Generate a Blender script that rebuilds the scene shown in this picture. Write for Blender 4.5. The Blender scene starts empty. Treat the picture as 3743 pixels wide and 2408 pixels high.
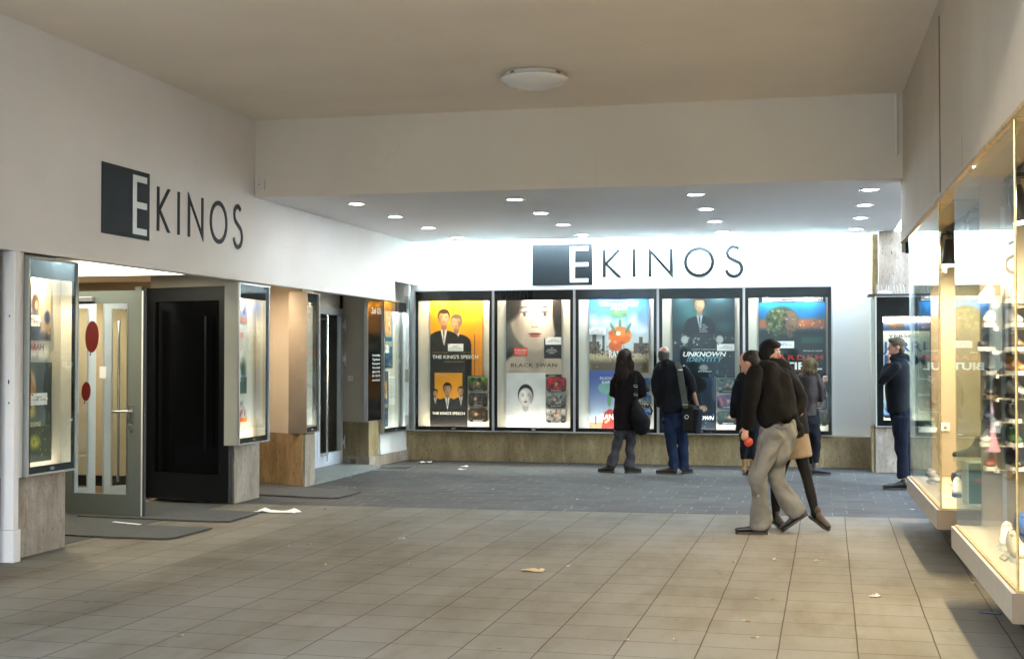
import bpy, bmesh, math, random
import numpy as np
from mathutils import Vector as V, Matrix, Euler
random.seed(7); RNG = np.random.RandomState(11)
R = math.radians
C = bpy.context.scene.collection
sc = bpy.context.scene

# ------------------------------------------------------------------ camera, world, sun, exposure
CAMZ = 1.65; YAW = R(12.97); PIT = R(1.197); FPX = 4797.0
cam = bpy.data.cameras.new('camera'); cam.lens = 36 * FPX / 3743; cam.sensor_width = 36
cam.clip_start = .05; cam.clip_end = 2000
camo = bpy.data.objects.new('camera', cam); C.objects.link(camo)
camo.location = (0, 0, CAMZ); camo.rotation_euler = (R(90) + PIT, 0, YAW)
sc.camera = camo
w = bpy.data.worlds.new('World'); sc.world = w; w.use_nodes = True
nt = w.node_tree; bg = nt.nodes['Background']
sky = nt.nodes.new('ShaderNodeTexSky'); sky.sky_type = 'NISHITA'; sky.sun_disc = False
SUN_EL, SUN_ROT = R(11), R(190)
sky.sun_elevation = SUN_EL; sky.sun_rotation = SUN_ROT
nt.links.new(sky.outputs[0], bg.inputs[0]); bg.inputs[1].default_value = .15
sl = bpy.data.lights.new('sun', 'SUN'); sl.energy = .5; sl.angle = R(12); sl.color = (1, .95, .88)
so = bpy.data.objects.new('sun', sl); C.objects.link(so)
so.rotation_euler = V((math.sin(SUN_ROT) * math.cos(SUN_EL), math.cos(SUN_ROT) * math.cos(SUN_EL), math.sin(SUN_EL))).to_track_quat('Z', 'Y').to_euler()
sc.view_settings.view_transform = 'Standard'; sc.view_settings.look = 'None'
sc.view_settings.exposure = 4.6; sc.view_settings.gamma = 1
sc.cycles.use_denoising = True
sc.cycles.max_bounces = 10; sc.cycles.transparent_max_bounces = 24
sc.cycles.caustics_reflective = False; sc.cycles.caustics_refractive = False
sc.cycles.sample_clamp_indirect = 6

_fw = V((-math.sin(YAW) * math.cos(PIT), math.cos(YAW) * math.cos(PIT), math.sin(PIT)))
_r = V((math.cos(YAW), math.sin(YAW), 0)); _u = _r.cross(_fw)
def at(x, y, Y):                     # survey point of the photograph at a known distance Y -> metres
    d = _fw * FPX + _r * (x - 1871.5) - _u * (y - 1204)
    return V((0, 0, CAMZ)) + d * (Y / d.y)
def gnd(x, y, z=0):
    d = _fw * FPX + _r * (x - 1871.5) - _u * (y - 1204)
    return V((0, 0, CAMZ)) + d * ((z - CAMZ) / d.z)

# ------------------------------------------------------------------ materials
def srgb(c):
    c = [v / 255 if max(c) > 1 else v for v in c]
    return tuple([(v / 12.92 if v <= .04045 else ((v + .055) / 1.055) ** 2.4) for v in c])
STK = None
def mat(name, col=(.5, .5, .5), rough=.6, metal=0, emit=None, es=0, bump=0, bscale=60, var=0, vscale=8, spec=.5, coat=0, alpha=1):
    m = bpy.data.materials.new(name); m.use_nodes = True
    t = m.node_tree; b = t.nodes['Principled BSDF']
    b.inputs['Base Color'].default_value = (*col, 1); b.inputs['Roughness'].default_value = rough
    b.inputs['Metallic'].default_value = metal; b.inputs['Specular IOR Level'].default_value = spec
    if coat: b.inputs['Coat Weight'].default_value = coat; b.inputs['Coat Roughness'].default_value = .08
    if emit: b.inputs['Emission Color'].default_value = (*emit, 1); b.inputs['Emission Strength'].default_value = es
    tc = t.nodes.new('ShaderNodeTexCoord')
    n = t.nodes.new('ShaderNodeTexNoise'); n.inputs['Scale'].default_value = vscale; n.inputs['Detail'].default_value = 6
    t.links.new(tc.outputs['Object'], n.inputs['Vector'])
    hv = t.nodes.new('ShaderNodeMapRange'); hv.inputs['From Min'].default_value = .3; hv.inputs['From Max'].default_value = .7
    v = max(var, .04)
    hv.inputs['To Min'].default_value = 1 - v; hv.inputs['To Max'].default_value = 1 + v * .6
    t.links.new(n.outputs['Fac'], hv.inputs['Value'])
    mx = t.nodes.new('ShaderNodeVectorMath'); mx.operation = 'SCALE'; mx.inputs[0].default_value = col
    t.links.new(hv.outputs[0], mx.inputs['Scale']); t.links.new(mx.outputs[0], b.inputs['Base Color'])
    if bump:
        n2 = t.nodes.new('ShaderNodeTexNoise'); n2.inputs['Scale'].default_value = bscale; n2.inputs['Detail'].default_value = 4
        t.links.new(tc.outputs['Object'], n2.inputs['Vector'])
        bp = t.nodes.new('ShaderNodeBump'); bp.inputs['Strength'].default_value = bump; bp.inputs['Distance'].default_value = .01
        t.links.new(n2.outputs['Fac'], bp.inputs['Height']); t.links.new(bp.outputs[0], b.inputs['Normal'])
    return m
def N(t, typ, **k):
    n = t.nodes.new(typ)
    for a, v in k.items(): setattr(n, a, v)
    return n
def ramp(t, src, stops):
    r = t.nodes.new('ShaderNodeValToRGB'); e = r.color_ramp.elements
    while len(e) > 1: e.remove(e[-1])
    e[0].position = stops[0][0]; e[0].color = (*stops[0][1], 1)
    for p, c in stops[1:]:
        q = e.new(p); q.color = (*c, 1)
    t.links.new(src, r.inputs[0]); return r
def mixc(t, fac, a, b, mode='MIX'):
    m = t.nodes.new('ShaderNodeMix'); m.data_type = 'RGBA'; m.blend_type = mode
    for s, v in ((0, fac), (6, a), (7, b)):
        if hasattr(v, 'is_linked') or hasattr(v, 'links'): t.links.new(v, m.inputs[s])
        elif s == 0: m.inputs[0].default_value = v
        else: m.inputs[s].default_value = (*v, 1)
    return m.outputs[2]
def base_mat(name, rough=.6):
    m = bpy.data.materials.new(name); m.use_nodes = True; t = m.node_tree
    b = t.nodes['Principled BSDF']; b.inputs['Roughness'].default_value = rough
    tc = t.nodes.new('ShaderNodeTexCoord'); return m, t, b, tc
def noise(t, vec, scale, detail=5, rough=.55):
    n = t.nodes.new('ShaderNodeTexNoise'); n.inputs['Scale'].default_value = scale
    n.inputs['Detail'].default_value = detail; n.inputs['Roughness'].default_value = rough
    t.links.new(vec, n.inputs['Vector']); return n.outputs['Fac']
def mapping(t, vec, loc=(0, 0, 0), rot=(0, 0, 0), scale=(1, 1, 1)):
    n = t.nodes.new('ShaderNodeMapping'); n.inputs['Location'].default_value = loc
    n.inputs['Rotation'].default_value = rot; n.inputs['Scale'].default_value = scale
    t.links.new(vec, n.inputs['Vector']); return n.outputs[0]
def bump(t, b, h, s=.3, d=.01):
    bp = t.nodes.new('ShaderNodeBump'); bp.inputs['Strength'].default_value = s; bp.inputs['Distance'].default_value = d
    t.links.new(h, bp.inputs['Height']); t.links.new(bp.outputs[0], b.inputs['Normal'])

def plaster(name, col, stain=.08):
    m, t, b, tc = base_mat(name, .75)
    v = tc.outputs['Object']
    a = ramp(t, noise(t, v, .9, 6), [(.3, tuple(c * (1 - stain) for c in col)), (.65, col)])
    s = mapping(t, v, scale=(9, 9, .7))
    st = ramp(t, noise(t, s, 1, 5, .7), [(.62, (1, 1, 1)), (.8, (.86, .82, .76))])
    o = mixc(t, .35, a.outputs[0], st.outputs[0], 'MULTIPLY')
    vo = N(t, 'ShaderNodeTexVoronoi'); vo.feature = 'DISTANCE_TO_EDGE'; vo.inputs['Scale'].default_value = .55
    wv = N(t, 'ShaderNodeVectorMath', operation='ADD'); nz = N(t, 'ShaderNodeTexNoise'); nz.inputs['Scale'].default_value = 2.5; nz.inputs['Detail'].default_value = 6
    t.links.new(v, nz.inputs['Vector']); s2 = N(t, 'ShaderNodeVectorMath', operation='SCALE'); s2.inputs['Scale'].default_value = .35
    t.links.new(nz.outputs['Color'], s2.inputs[0]); t.links.new(v, wv.inputs[0]); t.links.new(s2.outputs[0], wv.inputs[1]); t.links.new(wv.outputs[0], vo.inputs['Vector'])
    ck = ramp(t, vo.outputs['Distance'], [(0, (.72, .70, .66)), (.0035, (1, 1, 1))]); km = ramp(t, noise(t, v, .8, 3), [(.52, (0, 0, 0)), (.6, (1, 1, 1))])
    ks = N(t, 'ShaderNodeMath', operation='MULTIPLY'); ks.inputs[1].default_value = .28; t.links.new(km.outputs[0], ks.inputs[0])
    o = mixc(t, ks.outputs[0], o, ck.outputs[0], 'MULTIPLY')
    sp = ramp(t, noise(t, v, 14, 5, .7), [(.70, (1, 1, 1)), (.78, (.82, .79, .74))]); o = mixc(t, .5, o, sp.outputs[0], 'MULTIPLY')
    t.links.new(o, b.inputs['Base Color'])
    bump(t, b, noise(t, v, 140, 3), .12, .003); return m
def travertine(name, tint=(1, 1, 1)):
    m, t, b, tc = base_mat(name, .55); v = tc.outputs['Object']
    T = lambda c: tuple(x * y for x, y in zip(c, tint))
    wv = N(t, 'ShaderNodeVectorMath', operation='ADD'); nz = N(t, 'ShaderNodeTexNoise'); nz.inputs['Scale'].default_value = 5
    t.links.new(v, nz.inputs['Vector']); sc_ = N(t, 'ShaderNodeVectorMath', operation='SCALE'); sc_.inputs['Scale'].default_value = .10
    t.links.new(nz.outputs['Color'], sc_.inputs[0]); t.links.new(v, wv.inputs[0]); t.links.new(sc_.outputs[0], wv.inputs[1]); q = wv.outputs[0]
    big = ramp(t, noise(t, mapping(t, q, scale=(3.2, 3.2, 1.3)), 1.3, 7, .65), [(.28, T((.15, .125, .085))), (.5, T((.235, .205, .15))), (.72, T((.34, .31, .245)))])
    fine = ramp(t, noise(t, mapping(t, q, scale=(16, 16, 2.6)), 1.6, 9, .75), [(.32, (.66, .63, .57)), (.52, (1, 1, 1)), (.72, (1.22, 1.22, 1.22))])
    o = mixc(t, .7, big.outputs[0], fine.outputs[0], 'MULTIPLY')
    gr = ramp(t, noise(t, mapping(t, v, scale=(1, 1, .6)), 75, 4, .8), [(.3, (.66, .66, .66)), (.6, (1.1, 1.1, 1.1))])
    o = mixc(t, .75, o, gr.outputs[0], 'MULTIPLY')
    pit = ramp(t, noise(t, mapping(t, v, scale=(26, 26, 10)), 1.5, 3, .6), [(.0, (1, 1, 1)), (.31, (1, 1, 1)), (.35, (0, 0, 0))])
    o = mixc(t, pit.outputs[0], o, T((.045, .038, .028)))
    vein = ramp(t, noise(t, mapping(t, q, scale=(11, 11, .25)), 1, 2), [(.66, (0, 0, 0)), (.70, (1, 1, 1))])
    vm = N(t, 'ShaderNodeMath', operation='MULTIPLY'); vm.inputs[1].default_value = .35; t.links.new(vein.outputs[0], vm.inputs[0])
    o = mixc(t, vm.outputs[0], o, T((.42, .39, .30)))
    t.links.new(o, b.inputs['Base Color'])
    bump(t, b, fine.outputs[0], .25, .004); return m
def tiles():
    m, t, b, tc = base_mat('floor_tiles', .42); b.inputs['Specular IOR Level'].default_value = .22; v = tc.outputs['Object']
    p = mapping(t, v, rot=(0, 0, R(.6)))
    sx = N(t, 'ShaderNodeSeparateXYZ'); t.links.new(p, sx.inputs[0])
    # small wander so joints are not ruler straight
    cb = N(t, 'ShaderNodeCombineXYZ')
    a1 = N(t, 'ShaderNodeMath', operation='ADD'); a1.inputs[1].default_value = .02 + .382 * 40
    a2 = N(t, 'ShaderNodeMath', operation='ADD'); a2.inputs[1].default_value = .28 + .437 * 40
    wob = noise(t, v, 1.3, 2)
    w1 = N(t, 'ShaderNodeMath', operation='MULTIPLY_ADD'); w1.inputs[1].default_value = .016
    t.links.new(wob, w1.inputs[0]); t.links.new(sx.outputs[1], w1.inputs[2])
    w2 = N(t, 'ShaderNodeMath', operation='MULTIPLY_ADD'); w2.inputs[1].default_value = .012
    t.links.new(wob, w2.inputs[0]); t.links.new(sx.outputs[0], w2.inputs[2])
    t.links.new(w1.outputs[0], a1.inputs[0]); t.links.new(w2.outputs[0], a2.inputs[0])
    t.links.new(a1.outputs[0], cb.inputs[0]); t.links.new(a2.outputs[0], cb.inputs[1])
    br = N(t, 'ShaderNodeTexBrick'); br.offset = .11; br.offset_frequency = 3; br.squash = 1
    br.inputs['Scale'].default_value = 1; br.inputs['Brick Width'].default_value = .382; br.inputs['Row Height'].default_value = .437
    br.inputs['Mortar Size'].default_value = .0045; br.inputs['Mortar Smooth'].default_value = .25; br.inputs['Bias'].default_value = 0
    br.inputs['Color1'].default_value = (.172, .161, .134, 1); br.inputs['Color2'].default_value = (.194, .183, .156, 1)
    br.inputs['Mortar'].default_value = (.05, .032, .02, 1)
    t.links.new(cb.outputs[0], br.inputs['Vector'])
    big = ramp(t, noise(t, v, .55, 6, .6), [(.3, (.78, .75, .70)), (.6, (1, 1, 1))])
    o = mixc(t, .55, br.outputs['Color'], big.outputs[0], 'MULTIPLY')
    sp = ramp(t, noise(t, mapping(t, v, scale=(7, 30, 1)), 1.1, 6, .7), [(.3, (.35, .32, .28)), (.40, (1, 1, 1))])
    o = mixc(t, .45, o, sp.outputs[0], 'MULTIPLY')
    gr = ramp(t, noise(t, v, 260, 3, .7), [(.25, (.72, .72, .70)), (.6, (1.06, 1.06, 1.05))])
    o = mixc(t, .7, o, gr.outputs[0], 'MULTIPLY')
    gum = N(t, 'ShaderNodeTexVoronoi'); gum.inputs['Scale'].default_value = 3.1; t.links.new(v, gum.inputs['Vector'])
    gs = ramp(t, gum.outputs['Distance'], [(0, (.45, .43, .40)), (.045, (.5, .48, .45)), (.065, (1, 1, 1))]); o = mixc(t, .8, o, gs.outputs[0], 'MULTIPLY')
    wr = ramp(t, noise(t, mapping(t, v, scale=(1.6, .5, 1)), 1.0, 7, .65), [(.38, (.66, .58, .47)), (.52, (.93, .91, .88)), (.6, (1, 1, 1))]); o = mixc(t, .7, o, wr.outputs[0], 'MULTIPLY')
    t.links.new(o, b.inputs['Base Color'])
    rr = N(t, 'ShaderNodeMapRange'); rr.inputs['To Min'].default_value = .62; rr.inputs['To Max'].default_value = .85
    t.links.new(noise(t, v, 3, 6), rr.inputs['Value']); t.links.new(rr.outputs[0], b.inputs['Roughness'])
    inv = N(t, 'ShaderNodeMath', operation='SUBTRACT'); inv.inputs[0].default_value = 1
    t.links.new(br.outputs['Fac'], inv.inputs[1]); bump(t, b, inv.outputs[0], .5, .003); return m
def pavers():
    m, t, b, tc = base_mat('grey_pavers', .85); v = tc.outputs['Object']; b.inputs['Specular IOR Level'].default_value = .25
    p = mapping(t, v, loc=(.1, .05, 0), rot=(0, 0, R(.4)))
    br = N(t, 'ShaderNodeTexBrick'); br.offset = .46
    br.inputs['Scale'].default_value = 1; br.inputs['Brick Width'].default_value = .33; br.inputs['Row Height'].default_value = .262
    br.inputs['Mortar Size'].default_value = .0065; br.inputs['Mortar Smooth'].default_value = .3
    br.inputs['Color1'].default_value = (.074, .072, .070, 1); br.inputs['Color2'].default_value = (.096, .094, .092, 1)
    br.inputs['Mortar'].default_value = (.26, .26, .25, 1)
    add = N(t, 'ShaderNodeVectorMath', operation='ADD'); t.links.new(p, add.inputs[0]); add.inputs[1].default_value = (33, 26.2, 0)
    t.links.new(add.outputs[0], br.inputs['Vector'])
    # joints are patchily filled: bright sand in some, dark grime in others
    ms = ramp(t, noise(t, v, 1.7, 4), [(.40, (.06, .06, .058)), (.62, (.22, .215, .21))])
    o = mixc(t, br.outputs['Fac'], br.outputs['Color'], ms.outputs[0])
    big = ramp(t, noise(t, v, .8, 6, .6), [(.3, (.72, .68, .62)), (.62, (1, 1, 1))])
    o = mixc(t, .7, o, big.outputs[0], 'MULTIPLY')
    gr = ramp(t, noise(t, v, 90, 4, .7), [(.3, (.7, .7, .7)), (.65, (1.1, 1.1, 1.1))])
    o = mixc(t, .8, o, gr.outputs[0], 'MULTIPLY')
    t.links.new(o, b.inputs['Base Color']); bump(t, b, br.outputs['Fac'], -.4, .004); return m
def glassm(name='clear_glass', tint=(.94, .97, .96), refl=1.0):
    m = bpy.data.materials.new(name); m.use_nodes = True; t = m.node_tree; t.nodes.clear()
    o = N(t, 'ShaderNodeOutputMaterial'); f = N(t, 'ShaderNodeFresnel'); f.inputs[0].default_value = 1.5
    geo = N(t, 'ShaderNodeNewGeometry')
    # a thin pane reflects from both of its faces; the same ratio from either side
    pw = N(t, 'ShaderNodeMath', operation='MULTIPLY'); pw.inputs[1].default_value = 1.2 * refl
    lw = N(t, 'ShaderNodeLayerWeight'); lw.inputs[0].default_value = .5
    fr = ramp(t, lw.outputs['Facing'], [(0, (.016,) * 3), (.35, (.03,) * 3), (.6, (.075,) * 3), (.75, (.15,) * 3), (.85, (.28,) * 3), (.92, (.48,) * 3), (1, (1,) * 3)])
    t.links.new(fr.outputs[0], pw.inputs[0]); pw.use_clamp = True
    a = N(t, 'ShaderNodeBsdfTransparent'); a.inputs[0].default_value = (*tint, 1)
    g = N(t, 'ShaderNodeBsdfGlossy'); g.inputs['Roughness'].default_value = .0; g.inputs[0].default_value = (.95, .98, 1, 1)
    mx = N(t, 'ShaderNodeMixShader'); t.links.new(pw.outputs[0], mx.inputs[0])
    t.links.new(a.outputs[0], mx.inputs[1]); t.links.new(g.outputs[0], mx.inputs[2]); t.links.new(mx.outputs[0], o.inputs[0]); return m
def printm():
    m, t, b, tc = base_mat('printed_paper', .38)
    a = N(t, 'ShaderNodeAttribute'); a.attribute_name = 'Col'
    t.links.new(mixc(t, .3, a.outputs[0], ramp(t, noise(t, tc.outputs['Object'], 2.5, 3), [(.3, (.88,) * 3), (.6, (1,) * 3)]).outputs[0], 'MULTIPLY'), b.inputs['Base Color'])
    return m
M = {}
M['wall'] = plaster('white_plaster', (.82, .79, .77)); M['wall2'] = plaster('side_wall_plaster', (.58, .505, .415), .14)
M['ceil'] = plaster('ceiling_warm_cast', (.86, .775, .675), .07); M['soffit'] = plaster('soffit_paint', (.76, .76, .78), .04)  # ceiling cream carries the warm light cast in its colour
M['beam'] = plaster('beam_warm_cast', (.80, .735, .64), .06)  # warm light cast is put into the beam colour too
M['panel'] = plaster('panel_paint', (.80, .82, .82), .03)
M['trav'] = travertine('travertine_ochre', (1.30, 1.12, .80)); M['trav2'] = travertine('travertine_pale', (1.38, 1.32, 1.45)); M['trav3'] = travertine('travertine_brown', (1.25, 1.0, .72))
M['tile'] = tiles(); M['pav'] = pavers(); M['glass'] = glassm(); M['print'] = printm()
M['shopglass'] = glassm('shop_glass', (.93, .96, .93), .78)
M['cream'] = plaster('cream_board', (.66, .62, .53), .04); M['shopcream'] = plaster('shop_wall_paint', (.34, .275, .195), .05); M['shopfloor'] = mat('window_floor_board', (.42, .38, .31), .5); M['black'] = mat('black_print', (.006, .006, .007), .6, spec=.15)
M['alu'] = mat('brushed_aluminium', (.52, .53, .55), .32, .9); M['steel'] = mat('brushed_steel', (.40, .36, .32), .3, .95, bump=.15, bscale=30)
M['greyal'] = mat('grey_enamel', (.34, .345, .31), .4); M['greend'] = mat('greenish_grey_metal', (.14, .158, .142), .42, spec=.3)
M['silver'] = mat('silver_door_metal', (.62, .66, .75), .4, .1); M['chrome'] = mat('chrome', (.75, .75, .76), .15, 1)
M['blackgl'] = mat('black_glass', (.002, .002, .0025), .16, spec=.18); M['anth'] = mat('anthracite_letters', (.014, .017, .021), .6, spec=.2)
M['anth2'] = mat('dark_door_metal', (.006, .006, .007), .4, spec=.3)
M['carpet'] = mat('grey_carpet', (.09, .092, .09), .95, bump=.8, bscale=500, var=.3, vscale=60)
M['white'] = mat('white_paper', (.82, .82, .80), .6); M['whitep'] = mat('white_enamel', (.74, .76, .76), .35)
M['plastic'] = mat('off_white_plastic', (.75, .73, .68), .4); M['dome'] = mat('opal_glass', (.84, .82, .78), .25, coat=.3)
M['gold'] = mat('brass_trim', (.62, .47, .20), .35, .8, var=.2, vscale=30); M['wood'] = mat('worn_wood_trim', (.45, .32, .16), .6, var=.35, vscale=25)
M['base'] = mat('taupe_laminate', (.40, .36, .30), .4, var=.08); M['based'] = mat('dark_brown_laminate', (.16, .12, .08), .45)
M['kick'] = mat('black_plinth', (.03, .028, .026), .5); M['concrete'] = mat('concrete_building', (.35, .33, .31), .8, var=.2, vscale=1)
M['lampblack'] = mat('black_lamp_housing', (.02, .02, .022), .35); M['beige'] = plaster('beige_wall', (.46, .38, .27), .06)
M['brownfl'] = mat('brown_floor', (.16, .10, .055), .4, var=.2); M['slab'] = mat('green_grey_threshold', (.22, .235, .22), .5, var=.15, vscale=12)
M['rubber'] = mat('black_rubber', (.02, .02, .02), .6); M['gold_t'] = mat('gold_ink', (.42, .30, .08), .5); M['red'] = mat('red_ink', (.55, .03, .02), .5)
M['cyan'] = mat('teal_ink', (.10, .30, .36), .5); M['greyink'] = mat('grey_ink', (.35, .35, .36), .5); M['ink'] = mat('black_ink', (.02, .02, .025), .5)
M['blueink'] = mat('blue_ink', (.03, .07, .2), .5); M['yel'] = mat('cream_ink', (.75, .68, .38), .5)
M['joint'] = mat('brown_joint_filler', (.22, .14, .09), .7)
M['brownp'] = mat('brown_paper', (.45, .34, .20), .7, var=.2, vscale=30); M['scrap'] = mat('dirty_paper', (.42, .41, .39), .7, var=.2, vscale=40); M['butt'] = mat('cigarette_filter', (.26, .16, .07), .7); M['bluep'] = mat('blue_plastic', (.004, .01, .035), .4)
def emis(name, col, s):
    m = bpy.data.materials.new(name); m.use_nodes = True; t = m.node_tree; b = t.nodes['Principled BSDF']
    b.inputs['Base Color'].default_value = (.9, .9, .9, 1); b.inputs['Emission Color'].default_value = (*col, 1); b.inputs['Emission Strength'].default_value = s; return m
E_DOWN, E_COVE = 6.5, 11.5
M['led'] = emis('lamp_glow', (.88, .94, 1), E_DOWN); M['cove'] = emis('tube_glow', (.72, .95, 1), E_COVE)
M['warmglow'] = emis('halogen_glow', (1, .85, .6), 60); M['boxglow'] = emis('lightbox_tube', (1, .82, .5), 2.6)

# ------------------------------------------------------------------ mesh helpers
class MB:
    def __init__(s): s.v = []; s.f = []; s.sm = False
    def add(s, vs, fs):
        o = len(s.v); s.v += [tuple(p) for p in vs]; s.f += [tuple(i + o for i in f) for f in fs]; return s
    def box(s, x0, x1, y0, y1, z0, z1):
        if x1 < x0: x0, x1 = x1, x0
        if y1 < y0: y0, y1 = y1, y0
        return s.add([(x0, y0, z0), (x1, y0, z0), (x1, y1, z0), (x0, y1, z0), (x0, y0, z1), (x1, y0, z1), (x1, y1, z1), (x0, y1, z1)],
                     [(0, 3, 2, 1), (4, 5, 6, 7), (0, 1, 5, 4), (1, 2, 6, 5), (2, 3, 7, 6), (3, 0, 4, 7)])
    def prism(s, poly, z0, z1):          # poly in xy, counter-clockwise
        n = len(poly)
        vs = [(x, y, z0) for x, y in poly] + [(x, y, z1) for x, y in poly]
        return s.add(vs, [tuple(range(n - 1, -1, -1)), tuple(range(n, 2 * n))] + [(i, (i + 1) % n, (i + 1) % n + n, i + n) for i in range(n)])
    def plate(s, poly, y0, y1):          # poly in xz (facing -y), extruded from y0 (front) to y1
        n = len(poly)
        vs = [(x, y0, z) for x, z in poly] + [(x, y1, z) for x, z in poly]
        return s.add(vs, [tuple(range(n)), tuple(range(2 * n - 1, n - 1, -1))] + [(i, i + n, (i + 1) % n + n, (i + 1) % n) for i in range(n)])
    def tube(s, pts, rad, n=10, side=None, flat=1.0, cap=True):
        pts = [V(p) for p in pts]; k = len(pts)
        if not hasattr(rad, '__len__'): rad = [rad] * k
        if not hasattr(flat, '__len__'): flat = [flat] * k
        o = len(s.v); prev = None
        rings = []
        for i, p in enumerate(pts):
            t = (pts[min(i + 1, k - 1)] - pts[max(i - 1, 0)]).normalized()
            if side is not None: a = (V(side) - t * V(side).dot(t)).normalized()
            elif prev is not None: a = (prev - t * prev.dot(t)).normalized()
            else: a = t.orthogonal().normalized()
            prev = a; b = t.cross(a); rings.append((p, t, a, b, rad[i], flat[i]))
        if cap:
            p, t, a, b, r, fl = rings[0]
            pre = [(p - t * r * math.sin(h) * min(1, 1), t, a, b, r * math.cos(h), fl) for h in (R(65), R(35))]
            p, t, a, b, r, fl = rings[-1]
            post = [(p + t * r * math.sin(h), t, a, b, r * math.cos(h), fl) for h in (R(35), R(65))]
            rings = pre + rings + post
        for p, t, a, b, r, fl in rings:
            for j in range(n):
                h = 2 * math.pi * j / n
                s.v.append(tuple(p + a * r * math.cos(h) + b * r * fl * math.sin(h)))
        m = len(rings)
        for i in range(m - 1):
            for j in range(n):
                q = o + i * n + j; q2 = o + i * n + (j + 1) % n
                s.f.append((q, q2, q2 + n, q + n))
        s.f.append(tuple(o + j for j in range(n - 1, -1, -1))); s.f.append(tuple(o + (m - 1) * n + j for j in range(n)))
        return s
    def ell(s, c, a, b, d, n=16, m=10):   # ellipsoid with half axes a, b, d (vectors)
        c = V(c); a, b, d = V(a), V(b), V(d)
        if a.cross(b).dot(d) < 0: d = -d
        o = len(s.v)
        s.v.append(tuple(c - d))
        for i in range(1, m):
            th = math.pi * i / m
            for j in range(n):
                ph = 2 * math.pi * j / n
                s.v.append(tuple(c + a * math.sin(th) * math.cos(ph) + b * math.sin(th) * math.sin(ph) - d * math.cos(th)))
        s.v.append(tuple(c + d)); last = len(s.v) - 1
        for j in range(n): s.f.append((o, o + 1 + (j + 1) % n, o + 1 + j))
        for i in range(m - 2):
            for j in range(n):
                q = o + 1 + i * n + j; q2 = o + 1 + i * n + (j + 1) % n
                s.f.append((q, q2, q2 + n, q + n))
        for j in range(n): s.f.append((last, last - n + j, last - n + (j + 1) % n))
        return s
    def lathe(s, prof, c=(0, 0, 0), n=40):  # profile (r, z)
        o = len(s.v)
        for r, z in prof:
            for j in range(n):
                h = 2 * math.pi * j / n; s.v.append((c[0] + r * math.cos(h), c[1] + r * math.sin(h), c[2] + z))
        for i in range(len(prof) - 1):
            for j in range(n):
                q = o + i * n + j; q2 = o + i * n + (j + 1) % n
                s.f.append((q, q2, q2 + n, q + n))
        s.f.append(tuple(o + j for j in range(n - 1, -1, -1))); s.f.append(tuple(o + (len(prof) - 1) * n + j for j in range(n)))
        return s
    def mesh(s, name):
        me = bpy.data.meshes.new(name); me.from_pydata(s.v, [], s.f); me.update(); return me
    def build(s, name, m, parent=None, smooth=False, bevel=0, loc=None, fix=False):
        me = s.mesh(name)
        if fix:
            b = bmesh.new(); b.from_mesh(me); bmesh.ops.recalc_face_normals(b, faces=b.faces); b.to_mesh(me); b.free()
        if m: me.materials.append(m)
        o = bpy.data.objects.new(name, me); C.objects.link(o)
        if parent: o.parent = parent
        if loc: o.location = loc
        if smooth:
            for p in me.polygons: p.use_smooth = True
        if bevel:
            bv = o.modifiers.new('bevel', 'BEVEL'); bv.width = bevel; bv.segments = 2; bv.limit_method = 'ANGLE'
        return o
def obj_from_mesh(name, me, m, parent=None):
    if m: me.materials.clear(); me.materials.append(m)
    o = bpy.data.objects.new(name, me); C.objects.link(o)
    if parent: o.parent = parent
    return o
def tag(o, label=None, cat=None, group=None, kind=None):
    if label: o['label'] = label
    if cat: o['category'] = cat
    if group: o['group'] = group
    if kind: o['kind'] = kind
    return o
def thing(name, label, cat, loc=(0, 0, 0), rz=0, group=None):
    o = bpy.data.objects.new(name, None); C.objects.link(o); o.empty_display_size = .1
    o.location = loc; o.rotation_euler = (0, 0, rz); return tag(o, label, cat, group)
def rebuild_origin(o, p):                # move the origin of a mesh made in world coordinates to p
    p = V(p); o.data.transform(Matrix.Translation(-p)); o.location = p; return o
def text(s, x, z, size, m, parent, y=-.002, align='CENTER', width=None, bold=0, shear=0, name='lettering', spacing=1.0, flip=False):
    c = bpy.data.curves.new(name, 'FONT'); c.body = s; c.size = size; c.align_x = align; c.resolution_u = 3
    c.space_character = spacing; c.offset = bold * size; c.shear = shear; c.extrude = .0004
    o = bpy.data.objects.new(name, c); C.objects.link(o)
    dg = bpy.context.evaluated_depsgraph_get(); me = bpy.data.meshes.new_from_object(o.evaluated_get(dg))
    bpy.data.objects.remove(o); bpy.data.curves.remove(c)
    if not me.vertices: return None
    xs = [v.co.x for v in me.vertices]; wd = max(xs) - min(xs)
    k = (width / wd) if width else 1
    for v in me.vertices:
        a, b, d = v.co; v.co = ((a * k) + x, y - d, b + z)
    o = obj_from_mesh(name, me, m, parent); return o
def light(name, kind, loc, energy, col, parent=None, **k):
    l = bpy.data.lights.new(name, kind); l.energy = energy; l.color = col
    tgt = k.pop('target', None)
    for a, v in k.items(): setattr(l, a, v)
    o = bpy.data.objects.new(name, l); C.objects.link(o); o.location = loc
    if tgt is not None: o.rotation_euler = (V(loc) - V(tgt)).to_track_quat('Z', 'Y').to_euler()
    if parent: o.parent = parent
    return o

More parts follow.
